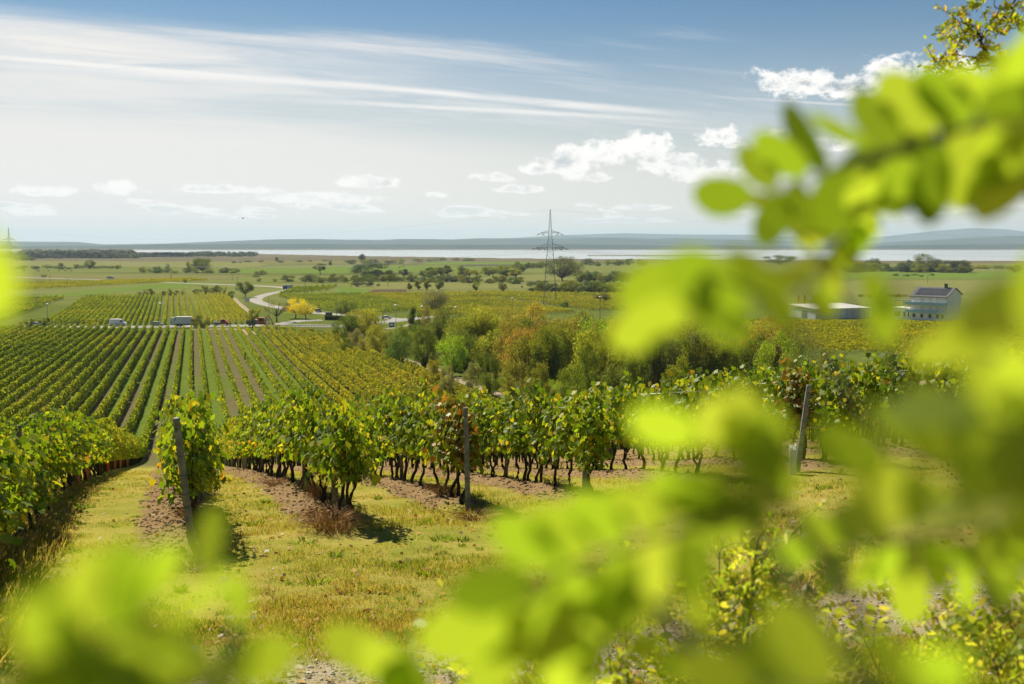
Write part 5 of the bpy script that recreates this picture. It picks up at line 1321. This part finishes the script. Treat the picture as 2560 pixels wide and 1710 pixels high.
# ------------------------------------------------------------------ ground cover of the near slope
def sample_ground(n, y0, y1, power=1.6, spread=.56):
    q = rng.random(n); y = (y0 ** (1 - power) + q * (y1 ** (1 - power) - y0 ** (1 - power))) ** (1 / (1 - power))
    return rng.uniform(-spread, spread, n) * y, y
def zones(x, y):
    s, t = st(x, y); k = np.round((s - S0) / DS); ds = s - S0 - k * DS
    blk = smooth(t - t_start(s), -.6, .6) * (s > -1.2)
    soil = blk * (1 - smooth(np.abs(ds + .22 + .25 * vnoise(x * 2, y * 2, 41)), .45, .76))
    tr = np.abs(t - s * .17 - 8.7 + .8 * vnoise(x * .5, y * .5, 42))
    return soil, 1 - smooth(tr, .7, 1.5), s, t
BLADE = [(-.045, 0, 0), (.045, 0, 0), (.05, .45, .05), (.012, 1.0, .28), (-.012, 1.0, .28), (-.035, .45, .05)]
m = leaf_mat('grass_blade', [(0.0, (.12, .20, .018)), (0.30, (.24, .30, .028)), (0.50, (.40, .37, .055)), (0.72, (.52, .41, .14)), (0.9, (.42, .27, .10)), (1.0, (.25, .15, .055))], .5, .6, .25, patch=0.55); M['grass_blade'] = m
x, y = sample_ground(640000, 7.5, 46, 1.75)
soil, trk_, s_a, t_a = zones(x, y)
pat = vnoise(x * .8, y * .8, 44) * .55 + vnoise(x * 3, y * 3, 45) * .5 + vnoise(x * .25, y * .25, 46) * .35
keep = rng.random(len(x)) < np.clip((1 - .93 * soil) * (1 - .96 * trk_) * (.62 + .75 * pat), 0, 1)
x, y, pat = x[keep], y[keep], pat[keep]; n = len(x)
hgt = .032 * (1 + .9 * np.clip(pat, -.6, 1)) * rng.uniform(.5, 1.7, n) * (1 + .012 * y)
up = np.stack([rng.normal(0, .45, n), rng.normal(0, .45, n), np.ones(n)], -1); up /= np.linalg.norm(up, axis=1, keepdims=True)
nr = np.cross(up, rng.normal(size=(n, 3)))
gr = link('grass', cards('grass', BLADE, np.stack([x, y, height(x, y) - .004], -1), hgt, nr, up, aspect=np.clip(.7 + y * .035, .8, 2.0)), M['grass_blade'])
tag(gr, 'short dry yellow-green grass between the vine rows', 'grass', kind='stuff')
# greener tufts and rosettes
m = leaf_mat('weed_leaf', [(0, (.11, .20, .014)), (.6, (.20, .30, .022)), (1, (.30, .36, .03))], .5, .5, .3); M['weed_leaf'] = m
C = []; hs_ = []; ups = []
cx, cy = sample_ground(800, 8, 36, 1.6)
so_, tk_, _, _ = zones(cx, cy)
for i in range(len(cx)):
    if rng.random() < so_[i] * .8 + tk_[i] * .75: continue
    big = rng.random() < .12; nn = int(rng.integers(14, 40)) * (2 if big else 1); r = rng.uniform(.04, .13) * (1.4 if big else 1)
    a = rng.uniform(0, 6.28, nn); q = r * rng.random(nn) ** .5
    xx, yy = cx[i] + q * np.cos(a), cy[i] + q * np.sin(a)
    C.append(np.stack([xx, yy, height(xx, yy)], -1)); hs_.append(rng.uniform(.03, .065, nn) * (1.8 if big else 1.0)); ups.append(np.stack([np.cos(a) * .7, np.sin(a) * .7, rng.uniform(.35, 1.2, nn)], -1))
C = np.concatenate(C); ups = np.concatenate(ups); ups /= np.linalg.norm(ups, axis=1, keepdims=True)
wd = link('weeds', cards('weeds', BLADE, C, np.concatenate(hs_), np.cross(ups, rng.normal(size=ups.shape)), ups, aspect=2.0), M['weed_leaf'])
tag(wd, 'fresh green weed tufts scattered in the dry grass', 'weeds', kind='stuff')
# tall grass with pale seed heads along the left row
n = 10000; sv = rng.normal(-2.15, .42, n); tv = 9 + 22 * rng.random(n) ** 1.2
sv = np.where(sv > -1.45, -2.2, sv); xx, yy = rowpos(sv, tv); keep = vnoise(xx * 1.4, yy * 1.4, 51) > -.45; xx, yy, tv = xx[keep], yy[keep], tv[keep]; n = len(xx)
ht = rng.uniform(.16, .50, n) * np.clip(1.2 - (tv - 9) / 13, .22, 1)
lean = np.stack([rng.normal(.22, .28, n), rng.normal(.0, .28, n), np.ones(n)], -1); lean /= np.linalg.norm(lean, axis=1, keepdims=True)
m = leaf_mat('tall_grass_blade', [(0, (.18, .20, .035)), (.5, (.36, .32, .07)), (1, (.52, .42, .15))], .6, .6, .2); M['tall_grass'] = m
base = np.stack([xx, yy, height(xx, yy) - .01], -1)
tg = link('tall_grass', cards('tall_grass', BLADE, base, ht, np.cross(lean, rng.normal(size=(n, 3))), lean, aspect=.45), M['tall_grass']); tag(tg, 'tall dry grass at the foot of the left vine row', 'tall grass', kind='stuff')
sel = rng.random(n) < .17
tips = base[sel] + lean[sel] * ht[sel][:, None]
m = leaf_mat('seed_head', [(0, (.34, .25, .13)), (1, (.56, .44, .27))], .3, .8, .1); M['seed_head'] = m
SPIKE = [(-.09, 0, 0), (.09, 0, 0), (.13, .35, .05), (.09, .8, .02), (0, 1, 0), (-.09, .8, -.02), (-.13, .35, -.05)]
dn = lean[sel] + np.array([.35, 0, -.1])
sh_ = link('seed_heads', cards('seed_heads', SPIKE, np.concatenate([tips, tips]), .075, np.concatenate([np.cross(dn, rng.normal(size=dn.shape))] * 1 + [np.cross(np.cross(dn, rng.normal(size=dn.shape)), dn)]), np.concatenate([dn, dn])), M['seed_head'])
tag(sh_, 'pale bristly seed heads over the tall grass at left', 'seed heads', kind='stuff')
# clods, stones, fallen leaves
OCT_V = np.array([(1, 0, 0), (-1, 0, 0), (0, 1, 0), (0, -1, 0), (0, 0, 1), (0, 0, -1)], float); OCT_F = np.array([(0, 2, 4), (2, 1, 4), (1, 3, 4), (3, 0, 4), (2, 0, 5), (1, 2, 5), (3, 1, 5), (0, 3, 5)])
def lumps(name, x, y, r, m_, label, cat):
    n = len(x); V = OCT_V[None] * r[:, None, None] * rng.uniform(.6, 1.3, (n, 6, 1)) * np.array([1, 1, .65])
    a = rng.uniform(0, 6.28, n); c, s_ = np.cos(a)[:, None], np.sin(a)[:, None]
    V = np.stack([V[..., 0] * c - V[..., 1] * s_, V[..., 0] * s_ + V[..., 1] * c, V[..., 2]], -1) + np.stack([x, y, height(x, y) + r * .2], -1)[:, None]
    o_ = link(name, np_mesh(name, V.reshape(-1, 3), (np.arange(n)[:, None, None] * 6 + OCT_F[None]).reshape(-1, 3), True), m_); return tag(o_, label, cat, kind='stuff')
def speck(name, stops, rough=.95):
    m, t, o = mat(name); g_ = t.nodes.new('ShaderNodeNewGeometry'); p = principled(t, ramp(t, S(t, g_.outputs['Random Per Island']), stops), rough, .2); t.links.new(p.outputs[0], o.inputs[0]); return m
x, y = sample_ground(60000, 12, 45, 1.4); soil, trk_, _, _ = zones(x, y); k_ = (soil > .5) & (rng.random(len(x)) < .8); x, y = x[k_], y[k_]
lumps('soil_clods', x, y, rng.uniform(.008, .034, len(x)) * rng.choice((1, 1, 1.5), len(x)), speck('clod', [(0, (.11, .070, .036)), (.6, (.20, .136, .072)), (1, (.30, .22, .125))]), 'loose brown soil clods under the vine rows', 'soil clods')
x, y = sample_ground(34000, 7.5, 20, 1.2); soil, trk_, _, _ = zones(x, y); k_ = (rng.random(len(x)) < trk_ * .9 + .015); x, y = x[k_], y[k_]
lumps('gravel', x, y, np.minimum(.03, rng.exponential(.0075, len(x)) + .004), speck('stone', [(0, (.20, .165, .105)), (.5, (.36, .32, .23)), (.9, (.52, .48, .42)), (1, (.66, .64, .6))]), 'small pale stones on the earth track in front of the rows', 'gravel')
x, y = sample_ground(2600, 8, 34, 1.5); n = len(x)
fl = link('fallen_leaves', cards('fallen_leaves', VINELEAF, np.stack([x, y, height(x, y) + .03], -1), rng.uniform(.035, .075, n), rng.normal(size=(n, 3)) * .45 + np.array([0, 0, 1])), leaf_mat('fallen_leaf', [(0, (.40, .30, .03)), (.3, (.42, .18, .03)), (.6, (.28, .13, .05)), (.85, (.40, .30, .18)), (1, (.55, .48, .38))], .15, .7, .2))
tag(fl, 'fallen orange and brown vine leaves lying in the grass', 'fallen leaves', kind='stuff')
def dry_weed(u, v, r, n, label, h=.35, red=True):
    x0, y0 = at(u, v); mb = MB(); g = random.Random(int(u))
    for i in range(n):
        a = g.uniform(0, 6.28); q = r * g.random() ** .7 * .5; bx, by = q * math.cos(a), q * math.sin(a); a2 = a + g.gauss(0, .8); L = g.uniform(.4, 1.0) * r
        hh = h * g.uniform(.25, 1.0)
        pts = [(bx, by, -.02), (bx + math.cos(a2) * L * .3, by + math.sin(a2) * L * .3, hh * .8), (bx + math.cos(a2) * L * .7, by + math.sin(a2) * L * .7, hh), (bx + math.cos(a2) * L, by + math.sin(a2) * L, hh * g.uniform(.3, .8))]
        mb.tube(pts, [.004, .0035, .003, .0015], 3, cap=False)
    o_ = link('dry_weed', mb.mesh('dry_weed'), M['dry_weed'] if red else M['straw']); o_.location = (x0, y0, H(x0, y0)); return tag(o_, label, 'dry weed')
M['dry_weed'] = speck('dry_weed', [(0, (.20, .10, .035)), (.5, (.36, .19, .07)), (1, (.46, .30, .13))]); M['straw'] = speck('straw', [(0, (.22, .15, .06)), (1, (.42, .32, .16))])
dry_weed(835, 1335, .55, 230, 'rusty dry weed clump at the foot of the old wooden post', .42)
dry_weed(790, 1255, .35, 60, 'rusty dry stalks beside the first vines of the wooden post row', .5)
dry_weed(1195, 1300, .5, 170, 'brown dry weed heap at the foot of the upright concrete post', .18)
dry_weed(1110, 1250, .4, 130, 'orange-brown dry weeds left of the upright concrete post', .22)
dry_weed(690, 1220, .4, 110, 'low rusty weeds between the wooden post row and the grass', .16)
dry_weed(470, 1300, .3, 100, 'orange dry weed tuft left of the leaning post', .14)
dry_weed(1385, 1215, .4, 100, 'dry straw weeds before the concrete post hidden in leaves', .2, False)
dry_weed(470, 1425, .45, 160, 'straw tuft at the shadowed foot of the leaning post', .16, False)

# ------------------------------------------------------------------ black locust branches in front of the camera
def PX(u, v, d):
    q = ray(u, v) * d; return Vector((q[0], q[1], q[2] + CZ))
class Spray:
    """collects leaflets and twigs of one shrub"""
    def __init__(self, seed): self.C, self.N, self.U, self.Z, self.A, self.tw, self.g = [], [], [], [], [], MB(), np.random.default_rng(seed)
    def leaf(self, c, n, u, size, asp=1.0): self.C.append(tuple(c)); self.N.append(tuple(n)); self.U.append(tuple(u)); self.Z.append(size); self.A.append(asp)
    def compound(self, p0, p1, n, L, facing=None, sag=.06, asp=1.0, jn=.35, terminal=True, tw=.0011, lean=.30):
        g = self.g; p0, p1 = Vector(p0), Vector(p1); ax = (p1 - p0); ln = ax.length; a = ax.normalized()
        f = Vector(facing) if facing is not None else Vector(g.normal(size=3)) * .5 + Vector((0, 0, .8))
        Nn = (f - a * f.dot(a)).normalized(); b_ = Nn.cross(a).normalized()
        pts = [p0 + ax * q + Vector((0, 0, -sag * ln * q * q)) for q in (0, .25, .5, .75, 1)]
        self.tw.tube(pts, [tw * 1.5, tw * 1.3, tw, tw * .8, tw * .5], 5, cap=False)
        for i in range(n):
            q = .12 + .86 * (i + .3) / n; o_ = p0 + ax * q + Vector((0, 0, -sag * ln * q * q))
            for sg in (-1, 1):
                lj = L * g.uniform(.82, 1.12) * (1 - .25 * abs(q - .5))
                d = (b_ * sg + a * (lean + g.normal(0, .12)) + Nn * g.normal(-.12, .16)).normalized()
                nn = (Nn + Vector(g.normal(size=3)) * jn); c = o_ + d * lj * .56
                self.leaf(c, nn, d, lj, asp * g.uniform(.9, 1.1))
        if terminal: self.leaf(p1 + a * L * .5, Nn + Vector(g.normal(size=3)) * jn, a, L, asp)
    def build(self, name, x, y, label, cat, m_, bark='twig'):
        e = empty(name, (x, y, H(x, y)), 0, label, cat)
        off = np.array(e.location)
        lm = cards(name + '_leaves', LEAFLET, np.array(self.C) - off, np.array(self.Z), np.array(self.N), np.array(self.U), aspect=np.array(self.A), g=self.g)
        part('leaves', lm, m_, e)
        tm = self.tw; tm.v = [(p[0] - off[0], p[1] - off[1], p[2] - off[2]) for p in tm.v]
        part('stems', tm.mesh('stems', True), M[bark], e); return e
def stem_to(sp, root, tip, r0, r1, bow=.1):
    root, tip = Vector(root), Vector(tip); mid = (root + tip) / 2; mid.x += (root.x - mid.x) * .6; mid.y += (root.y - mid.y) * .6
    pts = []
    for i in range(9):
        q = i / 8; pts.append(root * (1 - q) ** 2 + mid * 2 * q * (1 - q) + tip * q * q)
    sp.tw.tube(pts, [r0 + (r1 - r0) * i / 8 for i in range(9)], 6)
back = Vector((0, -1, .25))
def near_shrub(seed, root, items, singles, label, m_, name='locust_shrub', dk=1.0):
    sp = Spray(seed); g = sp.g; rx, ry = root; rt = Vector((rx, ry, H(rx, ry) - .05))
    for (u0, v0, d0, u1, v1, d1, n, L, *rest) in items:
        p0, p1 = PX(u0, v0, d0), PX(u1, v1, d1); kw = rest[0] if rest else {}
        sp.compound(p0, p1, n, L, facing=back + Vector(g.normal(size=3)) * .2, sag=.03, jn=.42, asp=kw.get('asp', 1.15), lean=kw.get('lean', .75))
        if kw.get('stem', True): stem_to(sp, rt, p0, .006, .0022)
    ims = Vector((0, math.sin(PITCH), math.cos(PITCH)))
    for ch in singles:                                  # single leaflets strung on a thin stalk
        last = None
        for (u, v, d, L, ang, *asp) in ch:
            d = d * (dk if d < .45 else 1.0)
            c = PX(u, v, d); a_ = math.radians(ang); up = (Vector((math.cos(a_), 0, 0)) + ims * math.sin(a_) + Vector((0, g.normal(0, .25), 0))).normalized()
            size = L / FPX * d; sp.leaf(c, back + Vector(g.normal(size=3)) * .38, up, size, asp[0] if asp else 1.2)
            foot = c - up * size * .5
            if last is None: stem_to(sp, rt, foot, .004, .0012)
            else: sp.tw.tube([last, foot], [.0009, .0007], 4, cap=False)
            last = foot
    return sp.build(name, rx, ry, label, 'shrub', m_)
near_shrub(21, (.95, .30), [
    (2780, 215, .58, 1890, 465, .64, 9, .043, dict(lean=.6)), (2820, 440, .52, 2600, 200, .56, 4, .034), (2780, 350, .60, 2280, 400, .63, 5, .040),
    (2190, 440, .66, 2070, 610, .66, 5, .026, dict(stem=False)), (2110, 590, .62, 1985, 735, .55, 4, .026, dict(stem=False))],
    [[(1895, 505, .66, 150, 170, .7)], [(2020, 690, .5, 200, 60, .9), (1900, 720, .47, 270, 125, 1.0), (1770, 720, .45, 330, 170, 1.1), (1660, 720, .45, 250, 195, 1.2), (1620, 810, .43, 230, 215, 1.0), (1790, 790, .46, 200, 140, .9)],
     [(2620, 760, .42, 260, 100, 1.2), (2500, 770, .43, 250, 75, 1.0), (2450, 860, .45, 200, 150, 1.0), (2360, 870, .47, 180, 200, .9), (2205, 790, .5, 160, 255, 1.1), (2190, 730, .5, 120, 100, 1.2)]],
    'blurred yellow-green locust branches reaching in from the upper right, close to the lens', M['locust_leaf'])
near_shrub(22, (.85, .12), [(2760, 1270, .50, 2060, 1370, .52, 9, .026), (1990, 1300, .40, 1750, 1130, .39, 4, .030, dict(lean=.7)), (1850, 1270, .40, 1330, 1440, .39, 5, .030), (1640, 1500, .42, 1430, 1530, .41, 2, .026),
    (2760, 1230, .37, 2230, 1140, .39, 5, .031), (2760, 1100, .37, 2460, 1050, .37, 3, .030), (2560, 1800, .31, 1900, 1700, .33, 5, .026), (1830, 1600, .44, 1600, 1550, .44, 2, .024)],
    [[(2620, 1430, .70, 150, 90, 1.2), (2505, 1440, .70, 150, 75, 1.1), (2410, 1455, .70, 140, 85, 1.1), (2270, 1485, .70, 150, 110, 1.3)]],
    'strongly blurred locust leaves filling the lower right, close to the lens', M['locust_leaf'])
near_shrub(23, (.30, .05), [], [[(1420, 1650, .41, 300, 100, 1.1), (1330, 1560, .40, 320, 170, 1.2), (1180, 1575, .40, 290, 185, 1.1), (1250, 1640, .41, 240, 220, 1.1)], [(1010, 1700, .5, 200, 120, 1.2), (900, 1625, .52, 210, 155, 1.0), (970, 1665, .5, 180, 130, 1.1)]],
    'blurred locust leaves along the bottom edge, centre of the frame', M['locust_leaf'])
near_shrub(24, (-.55, .05), [(-170, 1790, .29, 420, 1520, .32, 5, .025), (-60, 1930, .29, 560, 1690, .32, 5, .025), (-180, 1880, .29, 200, 1760, .3, 3, .025)], [[(600, 1500, .43, 120, 85, .9), (528, 1350, .46, 170, 95, 1.1)]],
    'strongly blurred locust leaves in the lower left corner, close to the lens', M['locust_leaf'])
near_shrub(25, (-.75, .25), [], [[(-40, 690, .35, 250, 80, 1.3)]], 'blurred yellow leaf at the left edge beside the distant pylon', M['locust_leaf'])
# sharper locust bush a few metres down the bank
def bush(seed, root, tips, label, ncomp, m_, L=.034, cl=(.16, .27), name='locust_bush', spread=.5):
    sp = Spray(seed); g = sp.g; rx, ry = root; rt = Vector((rx, ry, H(rx, ry) - .05)); stems = []
    for (u, v, d) in tips:
        tip = PX(u, v, d); pts = []
        q1 = rt + Vector(g.normal(size=3)) * .05; mid = (q1 + tip) / 2 + Vector(g.normal(size=3)) * .10; mid.z += .12
        for i in range(10):
            q = i / 9; pts.append(q1 * (1 - q) ** 2 + mid * 2 * q * (1 - q) + tip * q * q)
        sp.tw.tube(pts, [.009 - .0075 * i / 9 for i in range(10)], 6); stems.append(pts)
    for i in range(ncomp):
        pts = stems[i % len(stems)]; q = g.uniform(.35, 1.0) * 9; k_ = min(int(q), 8); p = pts[k_].lerp(pts[k_ + 1], q - k_)
        d = Vector(g.normal(size=3)); d.z = abs(d.z) * .55 + .1; d.normalize(); d = (d + (pts[k_ + 1] - pts[k_]).normalized() * .5).normalized()
        ln = g.uniform(*cl)
        sp.compound(p, p + d * ln, int(ln / L * 1.15), L * g.uniform(.8, 1.15), facing=Vector(g.normal(size=3)) * .55 + Vector((0, -.2, 1)), sag=.25, jn=.4, tw=.0012)
    return sp.build(name, rx, ry, label, 'bush', m_)
bush(31, (.85, 3.55), [(1900, 1310, 4.0), (1800, 1370, 3.9), (1980, 1330, 4.1), (1700, 1420, 3.9), (1640, 1500, 3.8), (1880, 1450, 3.9), (2030, 1440, 4.0), (1760, 1560, 3.7), (1950, 1540, 3.8), (1850, 1620, 3.6), (2060, 1600, 3.7)],
     'locust bush with small yellow-green leaflets on the bank below, right of centre', 330, M['locust_bush'])
bush(32, (1.75, 3.5), [(2250, 1500, 4.0), (2350, 1560, 3.9), (2450, 1520, 4.0), (2540, 1560, 3.9), (2300, 1640, 3.8), (2480, 1640, 3.7), (2580, 1480, 4.0), (2160, 1600, 3.8)],
     'darker leaved locust bush at the lower right edge beside the track', 210, M['locust_bush'])
bush(33, (.25, 3.1), [(1430, 1560, 3.5), (1300, 1600, 3.4), (1180, 1620, 3.4), (1520, 1600, 3.4), (1120, 1680, 3.3), (1380, 1660, 3.3), (1560, 1480, 3.6)],
     'low locust bush at the bottom edge in front of the earth track', 150, M['locust_bush'])
sp = Spray(34); rt = Vector((.42, 2.2, H(.42, 2.2) - .05)); p0 = PX(1330, 1480, 2.5)
stem_to(sp, rt, p0, .008, .003)
for a in ((1330, 1480, 2.5, 960, 1600, 2.45, 9, .040), (1330, 1480, 2.5, 1130, 1560, 2.4, 7, .036), (1330, 1480, 2.5, 1240, 1430, 2.55, 4, .036)): sp.compound(PX(*a[:3]), PX(*a[3:6]), a[6], a[7], facing=Vector((.1, -.45, 1)), sag=.05, jn=.25)
sp.build('locust_sapling', .42, 2.2, 'young locust sapling with one long feather-shaped leaf over the grass', 'sapling', M['locust_bush'])
# locust tree standing right of the view, its yellowing branch tips hang in at the top right corner
sp = Spray(41); g = sp.g; tx, ty = 4.7, 6.3; zt = H(tx, ty)
sp.tw.tube([(tx, ty, zt - .2), (tx + .05, ty, zt + 1.5), (tx - .05, ty + .05, zt + 3.2), (tx + .1, ty, zt + 5.0)], [.13, .11, .09, .06], 9)
knot = Vector((tx - .02, ty + .03, zt + 2.9))
def px_branch(pts, r0, r1, n=14):
    P_ = [Vector(p) if isinstance(p, Vector) else PX(*p) for p in pts]; Q = []
    for i in range(len(P_) - 1):
        for j in range(4): Q.append(P_[i].lerp(P_[i + 1], j / 4) + Vector(g.normal(size=3)) * .006)
    Q.append(P_[-1]); sp.tw.tube(Q, [r0 + (r1 - r0) * i / (len(Q) - 1) for i in range(len(Q))], 6); return Q
br = []
br.append(px_branch([knot, (2640, 190, 6.2), (2520, 165, 6.1), (2475, 145, 6.0), (2458, 118, 6.0), (2450, 102, 6.0)], .020, .007))
br.append(px_branch([(2450, 102, 6.0), (2465, 82, 6.0), (2500, 55, 6.1), (2540, 20, 6.1)], .006, .003)); br.append(px_branch([(2458, 92, 6.0), (2440, 72, 5.9), (2425, 62, 5.9), (2395, 52, 5.9)], .005, .002))
br.append(px_branch([(2450, 102, 6.0), (2452, 88, 6.0), (2425, 70, 6.0), (2400, 40, 6.0)], .005, .002)); br.append(px_branch([(2450, 102, 6), (2440, 88, 6), (2415, 75, 6), (2372, 95, 6)], .004, .001))
br.append(px_branch([(2480, 148, 6), (2430, 142, 6), (2400, 138, 6), (2378, 116, 6)], .004, .001)); br.append(px_branch([(2500, 160, 6), (2400, 172, 5.9), (2350, 195, 5.9), (2310, 205, 5.9)], .005, .001)); br.append(px_branch([(2370, 190, 5.9), (2340, 165, 5.9), (2338, 155, 5.9)], .003, .001))
br.append(px_branch([knot, (2620, 90, 6.2), (2560, 62, 6.2), (2530, 45, 6.2), (2530, 15, 6.2), (2550, -30, 6.2)], .012, .004)); br.append(px_branch([(2560, 62, 6.2), (2510, 40, 6.1), (2490, 20, 6.1), (2480, -20, 6.1)], .005, .002))
br.append(px_branch([knot, (2640, 240, 6.3), (2560, 215, 6.2), (2530, 225, 6.2), (2515, 250, 6.2)], .010, .002)); br.append(px_branch([(2640, 240, 6.3), (2570, 280, 6.2), (2540, 275, 6.2)], .005, .001))
def px_compound(u0, v0, u1, v1, n, d=6.0, L=.031): sp.compound(PX(u0, v0, d), PX(u1, v1, d + g.normal(0, .06)), n + 2, L * g.uniform(.85, 1.15), facing=Vector(g.normal(size=3)) + Vector((0, -.6, .6)), sag=.15, jn=.4, asp=.85, lean=.6, tw=.0015)
for a in ((2395, 50, 2350, 66, 5), (2398, 55, 2362, 78, 5), (2420, 35, 2375, 28, 5), (2425, 40, 2400, 12, 4), (2432, 62, 2420, 60, 3), (2400, 40, 2385, 25, 3), (2440, 30, 2460, -5, 5), (2430, 28, 2440, 0, 4), (2450, 45, 2475, 20, 4), (2470, 62, 2505, 40, 5), (2465, 60, 2460, 30, 4),
          (2500, 30, 2520, 5, 4), (2480, 68, 2500, 80, 4), (2495, 85, 2470, 90, 3), (2455, 110, 2475, 108, 3), (2468, 125, 2500, 112, 5), (2470, 140, 2440, 145, 4), (2395, 135, 2370, 130, 3), (2410, 110, 2400, 122, 2), (2365, 150, 2355, 158, 3), (2395, 170, 2352, 178, 4), (2380, 160, 2360, 145, 4), (2530, 20, 2555, 8, 4), (2540, 50, 2560, 70, 4), (2545, 40, 2520, 60, 4), (2460, 150, 2430, 165, 5), (2490, 150, 2520, 130, 5), (2500, 170, 2535, 150, 5), (2530, 220, 2550, 235, 4), (2530, 250, 2510, 262, 4), (2545, 265, 2530, 285, 4), (2400, 62, 2412, 85, 3), (2350, 196, 2338, 210, 2), (2440, 145, 2450, 170, 4)): px_compound(*a)
for i in range(70):
    pts = br[g.integers(len(br))]; k_ = int(g.integers(len(pts) // 3, len(pts))); p = pts[k_]; d = Vector(g.normal(size=3)); d.z *= .6; d.normalize(); ln = g.uniform(.08, .17)
    sp.compound(p, p + d * ln, int(ln / .022), .027 * g.uniform(.8, 1.15), facing=Vector(g.normal(size=3)) + Vector((0, -.5, .7)), sag=.2, jn=.5, tw=.0014)
sp.build('locust_tree', tx, ty, 'locust tree whose thin yellowing branch tips hang in the top right corner', 'tree', M['locust_yellow'], 'bark')

# ------------------------------------------------------------------ haze over the plain and the lake
m = bpy.data.materials.new('haze'); m.use_nodes = True; t = m.node_tree; t.nodes.clear()
o = t.nodes.new('ShaderNodeOutputMaterial'); pv = t.nodes.new('ShaderNodeVolumePrincipled')
pv.inputs['Color'].default_value = (.64, .83, 1.0, 1); pv.inputs['Density'].default_value = 4.6e-5; pv.inputs['Anisotropy'].default_value = 0.15
t.links.new(pv.outputs[0], o.inputs['Volume'])
hb = MB(); hb.box(-33000, 33000, -3500, 35000, -6, 430)
hz = link('haze', hb.mesh('haze'), m); tag(hz, kind='stuff')
